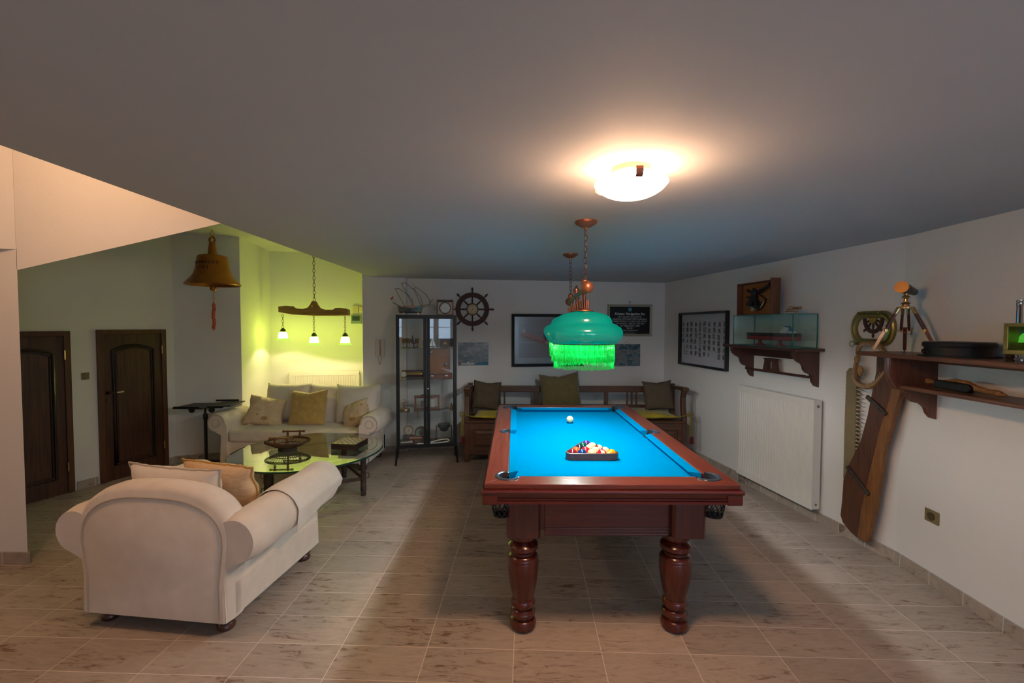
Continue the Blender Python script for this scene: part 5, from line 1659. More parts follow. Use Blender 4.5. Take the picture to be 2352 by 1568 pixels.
g = G(); g.box(-.065, .03, -.054, -.05, .012, .10); g.build('front_plate', wood('cam_plate', (0.08, 0.035, 0.02), (0.12, 0.05, 0.03), 0, .4), t, bevel=.002)
g = G()
for q in range(6): g.box(.035, .075, -.062 + q * .004, -.060 + q * .004, .01 , .11)
g.build('bellows', mat('bellows', (0.05, 0.03, 0.025), rough=.7), t)
t = at_c('glass_tumbler', 'clear glass tumbler standing on the wooden camera box', 'glass', 0.585, 0.13, z + .115)
g = G(); g.lathe([(0.022, 0), (0.026, .05), (0.024, .05), (0.020, .003)], (0, 0, 0), 18, cap=False); g.build('body', CGL, t, smooth=True)
t = at_c('glass_tumbler', 'second clear tumbler at the back of the camera box top', 'glass', 0.635, 0.15, z + .115)
g = G(); g.lathe([(0.022, 0), (0.026, .05), (0.024, .05), (0.020, .003)], (0, 0, 0), 18, cap=False); g.build('body', CGL, t, smooth=True)
t = at_c('letter_opener', 'thin silver letter opener lying at the front of the top shelf', 'letter opener', 0.50, 0.04, z)
g = G(); g.obox((0, 0, .003), (.10, .006, .003)); g.sphere((-.055, 0, .005), .007, 10); g.build('blade', SLV, t)
t = at_c('book', 'small cream edged book at the right end of the top cabinet shelf', 'book', 0.655, 0.04, z)
g = G(); g.box(-.04, .03, -.02, .02, 0, .014); g.build('cover', LW_, t); g = G(); g.box(-.037, .031, -.021, .018, .002, .012); g.build('pages', mat('pages', (.5, .42, .3)), t)
# second shelf
z = SHZ[1]
t = at_c('brass_gauge', 'round brass gauge at the left of the second cabinet shelf', 'gauge', 0.085, 0.06, z)
g = G(); g.lathe([(0.036, -.012), (0.038, 0), (0.036, .012)], (0, 0, .060), 24, 'y'); g.box(-.03, .03, -.015, .015, 0, .02); g.build('case', OB, t, smooth=40)
g = G(); g.lathe([(0.030, -.014), (0.001, -.0141)], (0, 0, .060), 24, 'y', cap=False); g.build('dial', mat('pale_dial', (.5, .47, .4), rough=.3), t)
t = at_c('spyglass', 'brass spyglass lying in an open dark case on the second cabinet shelf', 'spyglass', 0.20, 0.10, z)
g = G(); g.box(-.14, .14, -.05, .06, 0, .028); g.box(-.14, .14, .05, .06, .028, .10); cs_ = g.build('open_case', mat('dark_case', (.03, .018, .012), rough=.5), t, bevel=.002)
g = G(); g.lathe([(0.018, -.10), (0.022, -.09), (0.022, -.02), (0.026, -.015), (0.027, .06), (0.031, .065), (0.031, .115), (0.027, .12)], (0, 0, .058), 20, 'x'); g.build('spyglass_tube', mat('bright_brass', (.55, .38, .14), rough=.25, metal=.9), t, smooth=40)
t = at_c('box_lid', 'large orange brown wooden instrument box lid standing open in the cabinet', 'box lid', 0.52, 0.16, z + .07)
g = G(); g.box(-.135, .125, 0, .02, 0, .30); lid = g.build('lid_panel', OW, t, bevel=.002)
g = G()
for x, z_ in ((-.105, .25), (.075, .10)): g.obox((x, -.006, z_), (.022, .012, .036), (0, .6, 0))
g.build('corner_fitting', mat('fitting_grey', (.4, .36, .3), rough=.4, metal=.5), lid, bevel=.002)
g = G()
for x, z_ in ((-.112, .245), (.067, .092)): g.obox((x, -.003, z_), (.032, .010, .05), (0, .6, 0))
g.build('fitting_base', BLACK, lid)
t = at_c('wooden_case', 'red brown wooden case with brass catches on the second cabinet shelf', 'case', 0.525, 0.10, z)
g = G(); g.box(-.14, .14, -.06, .055, 0, .062); g.build('case_body', LW_, t, bevel=.003)
g = G()
for x in (-.10, .065): g.box(x - .018, x + .018, -.066, -.06, .028, .044)
g.build('catch', SLV, t, bevel=.002)
g = G(); g.obox((0, -.02, .066), (.24, .03, .008), (0, .03, .1)); g.build('folded_arm', OW, t)
# third shelf
z = SHZ[2]
t = at_c('brass_sextant', 'little brass sextant on a round base at the left of the third shelf', 'sextant', 0.095, 0.08, z)
g = G(); g.lathe([(0.058, 0), (0.062, .008), (0.060, .03), (0.056, .034), (0.001, .035)], (0, 0, 0), 28); g.build('round_base', OB, t, smooth=40)
g = G(); g.tube([(-.03, 0, .10), (.04, -.01, .115), (.045, 0, .12)], .005, 8); g.tube([(0, 0, .035), (.0, 0, .10)], .004, 6); g.torus((0, 0, .09), .028, .003, 16, 5, 'y', a0=PI, a1=2 * PI); g.tube([(-.02, 0, .04), (.012, 0, .12)], .003, 6); g.torus((-.004, 0, .135), .009, .003, 12, 5, 'y'); g.build('sextant_frame', OB, t, smooth=True)
t = at_c('wooden_barograph', 'red wooden glazed barograph case in the middle of the third cabinet shelf', 'barograph', 0.36, 0.14, z)
g = G()
g.box(-.16, .16, -.06, .06, 0, .03)
for x in (-.15, .13):
    for y in (-.05, .03): g.box(x, x + .02, y, y + .02, .03, .16)
g.box(-.155, .155, -.055, .055, .15, .17)
g.build('case_frame', LW_, t, bevel=.002)
g = G(); g.box(-.13, .13, -.045, -.043, .03, .15); g.build('case_glass', CGL, t)
g = G(); g.cyl((.06, 0, .035), (.06, 0, .135), .038, seg=20); g.build('chart_drum', mat('chart_paper', (.6, .57, .5)), t, smooth=40)
g = G(); g.cyl((-.06, 0, .035), (-.06, 0, .11), .018, seg=14); g.tube([(-.06, -.02, .09), (.03, -.04, .10)], .002, 5); g.build('aneroid', OB, t, smooth=40)
g = G(); g.lathe([(0.03, .17), (0.028, .182), (0.01, .19)], (-.05, 0, 0), 18); g.build('lid_dish', COP, t, smooth=40)
t = at_c('brass_horn', 'small brass bell horn lying at the front of the third cabinet shelf', 'horn', 0.245, 0.03, z)
g = G(); g.lathe([(0.006, -.03), (0.007, 0), (0.012, .015), (0.02, .024)], (0, 0, .02), 14, 'x'); g.build('horn', OB, t, smooth=50)
t = at_c('dagger', 'long curved dagger lying along the third cabinet shelf', 'dagger', 0.52, 0.05, z)
g = G(); g.tube([(-.10, 0, .012), (0, 0, .016), (.10, 0, .028)], [.004, .008, .010], 8); g.build('scabbard', mat('dark_leather', (.05, .03, .02), rough=.6), t, smooth=True)
g = G(); g.tube([(.10, 0, .028), (.15, 0, .036)], [.007, .009], 8); g.build('hilt', OB, t, smooth=True)
t = at_c('brass_figurine', 'tiny brass figure at the right end of the third cabinet shelf', 'figurine', 0.655, 0.08, z)
g = G(); g.lathe([(0.02, 0), (0.022, .012), (0.012, .03), (0.016, .05), (0.01, .06), (0.003, .085)], (0, 0, 0), 14); g.tube([(-.03, 0, .06), (.03, 0, .06)], .004, 6); g.build('figure', OB, t, smooth=50)
# bottom
z = SHZ[3]
t = at_c('ship_clock', 'round brass ship clock leaning at the left of the bottom shelf', 'clock', 0.135, 0.16, z + 0.09)
g = G(); g.lathe([(0.058, -.015), (0.062, -.005), (0.056, .02)], (0, 0, .062), 28, 'y'); g.build('clock_case', OB, t, smooth=40)
g = G(); g.lathe([(0.045, -.0165), (0.001, -.0166)], (0, 0, .062), 28, 'y', cap=False); g.build('dial', mat('grey_dial', (.42, .40, .36), rough=.3), t)
g = G(); g.box(-.07, .07, -.03, .05, -.09, 0.0); g.build('dark_stand', mat('dark_stand', (.03, .03, .035), rough=.5), t, bevel=.01)
g = G(); g.obox((.003, -.018, .07), (.004, .001, .04), (0, .3, 0)); g.build('hand', DIGIT, t)
t = at_c('ship_telegraph', 'copper engine telegraph dial beside the centre post on the bottom shelf', 'telegraph', 0.285, 0.12, z)
g = G(); g.lathe([(0.076, -.02), (0.080, 0), (0.076, .02)], (0, 0, .125), 30, 'y'); g.box(-.076, .076, -.03, .03, 0, .09); g.build('housing', mat('dull_copper', (.17, .10, .07), rough=.4, metal=.6), t, smooth=40)
g = G(); g.lathe([(0.060, -.0225), (0.030, -.0226)], (0, 0, .125), 30, 'y', cap=False); g.build('green_dial', mat('green_dial', (.20, .32, .28), rough=.25), t)
g = G(); g.cyl((-.14, -.05, .075), (.02, -.05, .075), .017, seg=14); g.build('copper_tube', COP, t, smooth=40)
t = at_c('navigation_lantern', 'brass gimballed dish lamp on uprights at the right of the bottom shelf', 'lamp', 0.565, 0.14, z)
g = G(); g.box(-.10, .10, -.03, .03, 0, .03); g.box(-.10, -.085, -.01, .01, .03, .20); g.box(.085, .10, -.01, .01, .03, .20); g.build('stand', mat('stand_brown', (.06, .04, .03), rough=.5), t, bevel=.002)
g = G(); g.lathe([(0.078, .22), (0.080, .20), (0.074, .18), (0.055, .165), (0.05, .145), (0.03, .13), (0.001, .128)], (0, 0, 0), 28, cap=True); g.cyl((-.10, 0, .19), (.10, 0, .19), .005, seg=8); g.build('dish', mat('dark_dish', (.05, .045, .04), rough=.4, metal=.6), t, smooth=40)
t = at_c('plastic_tube', 'white plastic tube bent along the front of the bottom shelf', 'tube', 0.40, 0.03, z)
g = G(); g.tube([(-.16, 0, .012), (.10, 0, .014), (.20, 0, .022), (.225, 0, .038), (.20, .01, .052), (.12, .015, .048), (0, .02, .02)], .0075, 8); g.build('tube', mat('white_tube', (.75, .7, .6), rough=.4), t, smooth=True)
for i, (x, y, r, lab) in enumerate(((.44, .07, .014, 'brass whistle fitting beside the centre post on the bottom shelf'), (.62, .05, .013, 'brass valve fitting near the right end of the bottom shelf'), (.51, .06, .012, 'brass shackle lying in front of the gimballed lamp'))):
    t = at_c('brass_fitting', lab, 'fitting', x, y, z, i)
    g = G(); g.lathe([(r, 0), (r * 1.2, .012), (r * .6, .02), (r * .8, .04), (r * .3, .055)], (0, 0, 0), 12); g.torus((r * 1.6, 0, .012), r, .003, 14, 5, 'z'); g.build('fitting', OB, t, smooth=40)
t = at_c('hand_lamp', 'small silver hand lamp lying at the left front of the bottom shelf', 'hand lamp', 0.10, 0.05, z)
g = G(); g.cyl((-.05, 0, .03), (.05, 0, .03), .02, seg=14); g.lathe([(0.02, .05), (0.03, .07), (0.03, .085)], (0, 0, .03), 16, 'x'); g.build('body', SLV, t, smooth=40)

# on top of the cabinet
t = at_c('model_ship', 'three masted metal model ship with wire sails on top of the cabinet', 'model ship', 0.165, 0.16, CZ1)
t.scale = (1.15, 1.15, 1.15)
HUL = mat('model_hull', (.10, .12, .11), rough=.3, metal=.7, var=.4, scale=20)
g = G()
rings = []
for k in range(9):
    f = k / 8
    x = -.13 + .26 * f
    hw_ = .028 * math.sin(PI * min(1, .12 + f * .8)) ** .6
    zt_ = .078 + .03 * (abs(f - .5) * 2) ** 2.2
    rings.append([(x, -hw_, zt_), (x * .92, -hw_ * .7, .035), (x * .85, 0, .024), (x * .92, hw_ * .7, .035), (x, hw_, zt_)])
g.ring(rings)
g.tube([(-.13, 0, .105), (-.185, 0, .135)], .004, 6)
g.build('hull', HUL, t, smooth=40)
g = G()
for x in (-.07, .08): g.box(x - .004, x + .004, -.015, .015, 0, .03)
g.build('stand', OB, t)
g = G()
for k in range(8): g.box(-.07 + k * .017, -.063 + k * .017, -.016, .016, .08, .10)
g.build('deck_house', COP, t)
WIRE = mat('bronze_wire', (.14, .11, .05), rough=.5, metal=.7)
for (xb, xt, zt_, b, sw) in ((-.045, -.155, .275, .12, .085), (.045, -.09, .335, .13, .10), (.125, .035, .285, .12, .09)):
    g = G()
    g.tube([(xb, 0, .07), (xt, 0, zt_)], .0028, 6)
    # scalloped outline of the billowing sails
    p = [(xt, 0, zt_), (xt + .035, 0, zt_ + .006)]
    for k in range(1, 19):
        f = k / 18
        x = xt + (xb - xt) * f + .035 + sw * math.sin(PI * f * .85) * .7 + .012 * abs(math.sin(f * PI * 4))
        z_ = zt_ - (zt_ - .09) * f * .95
        p.append((x, .004, z_))
    p += [(xb, 0, .085)]
    g.tube(p, .0030, 5)
    g.build('mast_and_sail', WIRE, t, smooth=True)
g = G(); g.tube([(.02, 0, .34), (.05, 0, .30), (.06, 0, .285)], .0012, 4); g.tube([(.13, 0, .10), (.20, 0, .12), (.235, 0, .175)], .003, 6); g.tube([(-.13, 0, .10), (-.19, 0, .185)], .002, 5); g.build('rigging', WIRE, t)
g = G(); g.prism([(-.19, .19), (-.17, .20), (-.185, .165), (-.205, .16)], -.001, .001, 'y'); g.build('flag', mat('red_flag', (.35, .02, .02), rough=.7), t)
t = at_c('chronometer_box', 'marine chronometer in a square wooden box on top of the cabinet', 'chronometer', 0.582, 0.13, CZ1)
CWM = wood('chron_wood', (0.05, 0.02, 0.014), (0.09, 0.038, 0.026), 0, 0.35)
g = G()
for a in ((-.10, .10, -.07, .07, 0, .012), (-.10, .10, -.07, .07, .178, .19), (-.10, -.086, -.07, .07, .012, .178), (.086, .10, -.07, .07, .012, .178), (-.086, .086, .05, .07, .012, .178)): g.box(*a)
g.build('box', CWM, t, bevel=.002)
g = G(); g.box(-.086, .086, -.055, -.03, .012, .16); g.build('face_board', mat('chron_board', (.45, .36, .22), rough=.4), t)
g = G(); g.lathe([(0.068, -.056), (0.070, -.066), (0.062, -.068), (0.060, -.060)], (0, 0, .088), 32, 'y', cap=False); g.build('bezel', mat('black_bezel', (.02, .02, .02), rough=.3), t, smooth=40)
g = G(); g.lathe([(0.061, -.060), (0.001, -.0601)], (0, 0, .088), 32, 'y', cap=False); dl = g.build('dial', mat('chron_dial', (.42, .48, .45), rough=.25), t)
for k in range(12):
    a = PI / 2 - (k + 1) * PI / 6
    g = G(); g.obox((.05 * math.cos(a), -.0605, .088 + .05 * math.sin(a)), (.002, .0008, .010), (0, PI / 2 - a, 0)); g.build('hour_mark', DIGIT, dl)
g = G(); g.obox((0, -.0612, .10), (.002, .0008, .034), (0, .5, 0)); g.obox((.006, -.0612, .08), (.0018, .0008, .022), (0, -.6, 0)); g.build('hands', DIGIT, dl)
for s in (-1, 1):
    g = G(); g.torus((s * .104, 0, .09), .022, .003, 16, 5, 'y', a0=-PI / 2 if s > 0 else PI / 2, a1=PI / 2 if s > 0 else 1.5 * PI); g.build('side_handle', OB, t, smooth=True)
# ------------------------------------------------------------------ right wall, far part
t = thing('framed_calligraphy', 'black framed sheet of brush calligraphy on the far right wall', 'picture', RB.at(2.93, 1.165), RB.rz)
w, h = 1.02, 0.685
frame(t, w, h, 0.028, FRB, 0.05)
g = G(); g.box(0.02, w - .02, -0.012, -0.003, 0.02, h - .02); pp = g.build('paper', mat('rice_paper', (0.46, 0.47, 0.52), rough=0.7, var=0.05, scale=5), t)
INK = mat('ink', (0.015, 0.015, 0.02), rough=0.7)
cols = ["彭翁也彭年書", "為我送銘那是", "智多謀的英", "雄在擴毅特字", "伊们释聖域耶", "后是四方漢海兔", "識這家多城那", "和他們的思想", "展開的大海上", "詩文吉祥"]
rr = random.Random(5)
for ci, s_ in enumerate(cols):
    x = w - 0.075 - ci * 0.098
    nch = len(s_)
    for k, ch in enumerate(s_):
        z = h - 0.175 - k * (0.44 / max(6, nch)) - 0.012 * (ci < 2) * k * .3
        text(ch, 0.062 * rr.uniform(.85, 1.15), INK, pp, (x + rr.uniform(-.006, .006), -0.0125, z), name='brush_character', xs=0.85, shear=rr.uniform(-.15, .15), bold=0.0006)
for k, ch in enumerate("年月日書"):
    text(ch, 0.030, INK, pp, (0.098, -0.0125, 0.235 - k * .032), name='brush_character')

CARV = wood('carved_shelf_wood', (0.045, 0.014, 0.010), (0.085, 0.030, 0.020), 0, 0.4, coat=0.2)
CARVZ = wood('carved_bracket_wood', (0.05, 0.016, 0.011), (0.10, 0.034, 0.022), 2, 0.4, coat=0.2)
S0 = 1.63
t = thing('carved_shelf', 'carved dark wooden wall shelf with two scalloped brackets above the large radiator', 'shelf', RB.at(S0, 0), RB.rz)
g = G(); g.box(0, S0 - 0.635, -0.275, 0, 1.462, 1.487); g.build('board', CARV, t, bevel=0.007)
g = G(); g.box(.11, S0 - .70, -0.02, 0, 1.375, 1.462); g.build('back_rail', CARV, t)
def scallop(zt, zb, d):
    return [(0, zb), (-.035, zb + .012), (-.06, zb + .045), (-.07, zb + .09), (-.085, zb + .115), (-.12, zb + .125), (-.145, zb + .15), (-.155, zb + .185), (-.17, zb + .205), (-.205, zb + .22), (-.235, zb + .245), (-d, zt - .035), (-d, zt), (0, zt)]
for s in (1.515, 0.705):
    x = S0 - s
    g = G(); g.prism(scallop(1.462, 1.152, .255), x - .014, x + .014, 'x'); g.build('bracket', CARVZ, t, bevel=0.003)
g = G(); g.box(S0 - 1.50, S0 - .72, -0.105, -0.045, 1.232, 1.248); g.box(S0 - 1.50, S0 - .72, -0.108, -0.098, 1.248, 1.256); g.build('rail', CARV, t, bevel=0.004)
t = thing('small_wooden_stand', 'small trapezoid wooden stand with an opening on the lower rail of the carved shelf', 'stand', RB.at(1.165, 1.248, 0.075), RB.rz)
g = G(); g.ring([[(x, y, z) for x, z in p] for y, p in ((-.02, [(-.09, 0), (.09, 0), (.065, .11), (-.065, .11)]), (.02, [(-.09, 0), (.09, 0), (.065, .11), (-.065, .11)]), (.02, [(-.03, .02), (.03, .02), (.03, .09), (-.03, .09)]), (-.02, [(-.03, .02), (.03, .02), (.03, .09), (-.03, .09)]), (-.02, [(-.09, 0), (.09, 0), (.065, .11), (-.065, .11)]))], cap=False)
g.build('frame', CARVZ, t, bevel=.002)
g = G(); g.box(-.07, .07, -.03, .03, .108, .12); g.build('top', CARVZ, t, bevel=.003)

# glass case and tanker model
GEDGE = mat('green_glass_edge', (0.02, 0.16, 0.14), rough=0.15)
CASE = glass_mat('case_glass', (0.93, 0.985, 0.98), 1.0, 0.0)
c0, c1, cz0, cz1 = 0.695, 1.47, 1.487, 1.777
cw = c1 - c0
t = thing('glass_case', 'green tinted glass case on the carved shelf holding a model tanker', 'glass case', RB.at(c1, cz0), RB.rz)
ch_ = cz1 - cz0
for nm, b in (('front_pane', (0, cw, -.26, -.257, 0.004, ch_)), ('back_pane', (0, cw, -.028, -.025, 0.004, ch_)), ('end_pane', (0, .003, -.257, -.028, 0.004, ch_)), ('end_pane', (cw - .003, cw, -.257, -.028, 0.004, ch_)), ('top_pane', (-.004, cw + .004, -.264, -.021, ch_, ch_ + .004))):
    g = G(); g.box(*b); g.build(nm, CASE, t)
g = G()
for x in (0, cw):
    for y in (-.26, -.026): g.box(x - .003, x + .003, y - .003, y + .003, 0, ch_)
for z in (0.002, ch_ + .001):
    for y in (-.262, -.024): g.box(-.004, cw + .004, y - .003, y + .003, z, z + .005)
    for x in (-.002, cw + .002): g.box(x - .003, x + .003, -.262, -.024, z, z + .005)
g.build('glass_edges', GEDGE, t)
g = G(); g.box(0, cw, -.257, -.028, 0, .003); g.build('base_plate', CASE, t)
t = thing('model_tanker', 'red and black model oil tanker on red stands inside the glass case', 'model ship', RB.at(c1 - .03, cz0 + .004, 0.14), RB.rz)
RHU = mat('tanker_red', (0.26, 0.02, 0.025), rough=0.35)
BHU = mat('tanker_black', (0.015, 0.015, 0.02), rough=0.4)
Ls = 0.66
def hull(z0, z1, m, nm, w0=.045):
    g = G(); rings = []
    for k in range(13):
        f = k / 12
        x = .02 + Ls * f
        e = min(1, (f / .10 + .25)) if f < .1 else min(1, ((1 - f) / .12) * .6 + .45)
        hw_ = w0 * e
        rings.append([(x, -hw_, z1), (x, -hw_, z0 + .006), (x, -hw_ * .8, z0), (x, hw_ * .8, z0), (x, hw_, z0 + .006), (x, hw_, z1)])
    g.ring(rings); return g.build(nm, m, t, smooth=35)
hull(.055, .092, RHU, 'red_hull')
hull(.092, .120, BHU, 'black_hull', .046)
g = G(); g.box(.03, Ls - .01, -.038, .038, .120, .122); g.build('deck', mat('deck_brown', (.12, .05, .045), rough=.6), t)
WSH = mat('ship_white', (.60, .60, .57), rough=.4)
g = G()
for k in range(16): g.cyl((.06 + k * .03, -.02 + (k % 3) * .02, .12), (.06 + k * .03, -.02 + (k % 3) * .02, .130 + (k % 4) * .003), .0025, seg=6)
g.box(.05, Ls - .14, -.004, .004, .124, .128); g.box(.22, .26, -.02, .02, .128, .142); g.tube([(.05, 0, .12), (.05, 0, .16)], .0015, 5)
g.build('deck_fittings', WSH, t)
g = G(); g.box(.50, .565, -.036, .036, .12, .148); g.box(.515, .56, -.034, .034, .148, .165); g.box(.52, .55, -.044, .044, .165, .174); g.box(.58, .62, -.025, .025, .12, .138); g.build('superstructure', WSH, t, bevel=.001)
g = G(); g.box(.575, .60, -.014, .014, .138, .178); g.box(.53, .56, -.02, .02, .174, .186); g.build('funnel', mat('funnel_blue', (.05, .13, .22), rough=.4), t, bevel=.002)
for x in (.20, .46):
    g = G(); g.box(x - .05, x + .05, -.03, .03, 0, .012); g.lathe([(.03, .012), (.018, .03), (.014, .045), (.022, .056)], (x, 0, 0), 14); g.build('stand', mat('stand_red', (.25, .05, .04), rough=.4), t, smooth=35)

# open sextant box on the case
SBW = wood('sextant_box_wood', (0.10, 0.035, 0.015), (0.17, 0.06, 0.026), 2, 0.4)
SBI = wood('sextant_box_inside', (0.24, 0.085, 0.02), (0.36, 0.14, 0.035), 0, 0.5)
t = thing('sextant_box', 'open wooden box standing on the glass case with a black sextant inside', 'box', RB.at(1.515, cz1 + .006, 0.20), RB.rz)
bw_, bh_ = 0.49, 0.32
y0, y1 = 0.0, 0.075
g = G(); g.box(0, bw_, y1 - .01, y1, 0, bh_); g.build('inner_back', SBI, t)
g = G(); g.box(0, .012, y0, y1 - .01, 0, bh_); g.box(bw_ - .012, bw_, y0, y1 - .01, 0, bh_); g.box(.012, bw_ - .012, y0, y1 - .01, 0, .012); g.box(.012, bw_ - .012, y0, y1 - .01, bh_ - .012, bh_); g.build('box_sides', SBW, t, bevel=.002)
g = G(); g.box(bw_ + .001, bw_ + .022, -.018, y1, -.002, bh_ + .015); g.build('open_lid', SBW, t, bevel=.002)
g = G(); g.torus((-.001, .035, bh_ / 2), .05, .005, 18, 6, 'y', a0=PI / 2, a1=1.5 * PI, sx=.4); g.build('carry_handle', BLACK, t, smooth=True)
g = G(); g.box(-.003, 0.0, .02, .05, bh_ / 2 - .03, bh_ / 2 + .03); g.build('lock_plate', SLV, t)
t2 = thing('sextant', 'black sextant with white arc resting inside the open wooden box', 'sextant', RB.at(1.515 - .235, cz1 + .025, 0.20 - .055), RB.rz)
SXB = mat('sextant_black', (.012, .012, .013), rough=.35)
g = G(); g.torus((-.01, 0, .155), .125, .006, 26, 6, 'y', a0=PI * 1.12, a1=PI * 1.95); g.tube([(-.135, 0, .12), (-.01, 0, .20), (.11, 0, .13)], .006, 8); g.tube([(-.01, 0, .20), (-.03, 0, .03)], .007, 8); g.tube([(-.10, 0, .10), (.08, 0, .10)], .005, 8); g.tube([(-.08, 0, .05), (-.01, 0, .15), (.06, 0, .05)], .005, 8)
g.build('frame', SXB, t2, smooth=True)
g = G(); g.torus((-.01, -.006, .155), .115, .008, 26, 5, 'y', a0=PI * 1.2, a1=PI * 1.88); g.build('white_arc', mat('arc_white', (.42, .36, .28), rough=.4), t2, smooth=True)
g = G(); g.lathe([(.018, -.05), (.022, -.02), (.014, .02), (.016, .09), (.024, .12)], (.0, -.02, 0), 16, 'x'); g.bm.transform(Matrix.Translation((.09, 0, .22)) @ Matrix.Rotation(-.35, 4, 'Y')); g.build('telescope', SXB, t2, smooth=45)
g = G(); g.sphere((-.03, -.02, .20), .042, 16, (.9, .5, 1.1)); g.obox((-.05, -.02, .13), (.05, .03, .09), (0, .3, 0)); g.obox((-.10, -.015, .09), (.06, .03, .03), (0, .2, 0)); g.sphere((.02, -.02, .06), .03, 14, (1.3, .6, .8)); g.obox((.0, -.02, .12), (.03, .03, .12), (0, -.2, 0)); g.build('mirror_housing', SXB, t2, smooth=45)
g = G(); g.tube([(-.09, 0, .20), (-.15, .0, .235)], [.007, .011], 8); g.tube([(-.10, -.01, .15), (-.135, -.01, .165)], .008, 8); g.build('eyepiece', SXB, t2, smooth=45)
g = G(); g.lathe([(.014, -.03), (.016, -.015), (.012, -.01)], (-.045, 0, .035), 14, 'y'); g.build('drum', mat('drum_cream', (.40, .34, .22), rough=.4), t2, smooth=45)

t = thing('brass_level', 'small brass surveying level on top of the glass case', 'level', RB.at(0.80, cz1 + .006, 0.17), RB.rz)
BRR = mat('red_brass', (.45, .24, .12), rough=.3, metal=.85)
g = G(); g.box(-.085, .05, -.008, .008, .018, .026); g.cyl((-.06, 0, 0), (-.06, 0, .02), .005, seg=8); g.cyl((.03, 0, 0), (.03, 0, .02), .005, seg=8); g.build('base_bar', BRR, t)
g = G(); g.lathe([(.012, -.02), (.015, -.015), (.012, .0), (.012, .03), (.016, .05)], (.03, 0, .048), 14, 'x'); g.cyl((.02, 0, .026), (.02, 0, .04), .005, seg=8); g.build('sight_tube', BRR, t, smooth=45)
g = G(); g.torus((-.02, 0, .05), .016, .004, 16, 6, 'y'); g.cyl((-.02, 0, .026), (-.02, 0, .036), .005, seg=8); g.sphere((-.055, 0, .042), .010, 12); g.tube([(-.055, 0, .026), (-.075, 0, .04)], .003, 6); g.build('ring_and_knob', BRR, t, smooth=True)

# ------------------------------------------------------------------ right wall, near part
def RBt(name, label, cat, s, z, off, sc):
    o = thing(name, label, cat, RB.at(s, z, off), RB.rz)
    o.scale = sc
    return o
def RAt(name, label, cat, s, z, off=0.0, dz=0.0, group=None):
    return thing(name, label, cat, RA.at(s, z, off), RA.rz + dz, group)
SAWM = mat('saw_bone', (.21, .165, .085), rough=.7, var=.12, scale=10, bump=.3, bscale=60)
TOOTH = mat('tooth_bone', (.46, .36, .24), rough=.5)
t = RBt('sawfish_saw', 'toothed sawfish rostrum hanging on threads on the right wall', 'sawfish saw', 0.345, 0.455, 0.03, (0.95, 1, 0.98))
g = G()
pl = [(-.052, .02), (-.03, 0), (.02, 0), (.045, .03), (.05, .3), (.045, .7), (.04, .88), (.02, .915), (-.025, .915), (-.05, .885), (-.054, .5)]
g.prism(pl, -.014, .006, 'y'); g.build('blade', SAWM, t, bevel=.005)
for s in (-1, 1):
    g = G()
    for k in range(27):
        z = .04 + k * .031
        x = s * .047
        g.ring([[(x, -.010, z - .005), (x, .002, z - .005), (x, .002, z + .005), (x, -.010, z + .005)], [(x + s * (.016 if s < 0 else .042), -.005, z - .009), (x + s * (.016 if s < 0 else .042), -.003, z - .009), (x + s * (.016 if s < 0 else .042), -.003, z - .007), (x + s * (.016 if s < 0 else .042), -.005, z - .007)]])
    g.build('tooth_row', TOOTH, t)
g = G()
for x in (-.03, .03, .0): g.tube([(x, -.005, .91), (-.01, -.01, 1.12)], .0008, 4)
g.build('hanging_thread', mat('thread', (.4, .38, .35)), t)

RUD = wood('rudder_wood_dark', (.05, .018, .010), (.12, .045, .020), 2, .55, ring=20)
RUDL = wood('rudder_wood_light', (.13, .05, .015), (.26, .11, .03), 2, .55, ring=26)
t = RBt('wooden_rudder', 'old wooden boat rudder with iron straps leaning on the right wall', 'rudder', 0.13, 0.02, 0.04, (0.87, 1, 1))
L_ = [(.02, 1.46), (.02, 1.33), (-.045, 1.0), (-.10, .80), (-.20, .60), (-.255, .46), (-.262, .30), (-.275, .17), (-.25, .12), (-.17, .075), (-.10, .06)]
M_ = [(-.10, .06), (-.05, .10), (.0, .30), (.03, .55), (.07, .75), (.12, .92), (.19, 1.14), (.235, 1.30), (.26, 1.46)]
g = G(); g.prism(L_ + [(-.10, .06), (-.07, .30), (-.02, .52), (.02, .70), (.07, .92), (.14, 1.14), (.17, 1.30), (.18, 1.46)], -.045, .0, 'y'); g.build('main_plank', RUD, t, bevel=.006)
g = G(); g.prism([(-.10, .062), (-.012, .062), (.045, .32), (.075, .52), (.09, .60), (.10, .74), (.15, .92), (.21, 1.14), (.255, 1.30), (.27, 1.46), (.18, 1.46), (.17, 1.30), (.14, 1.14), (.07, .92), (.02, .70), (-.02, .52), (-.07, .30)], -.050, -.002, 'y'); g.build('edge_plank', RUDL, t, bevel=.006)
g = G(); g.obox((.045, -.058, 1.09), (.20, .016, .030), (0, .55, 0)); g.sphere((.125, -.066, 1.04), .009, 8); g.build('iron_strap', IRON, t, bevel=.003)
g = G(); g.obox((-.10, -.058, .50), (.26, .016, .030), (0, .62, 0)); g.sphere((-.02, -.066, .445), .009, 8); g.sphere((.0, -.066, .43), .009, 8); g.build('iron_strap', IRON, t, bevel=.003)

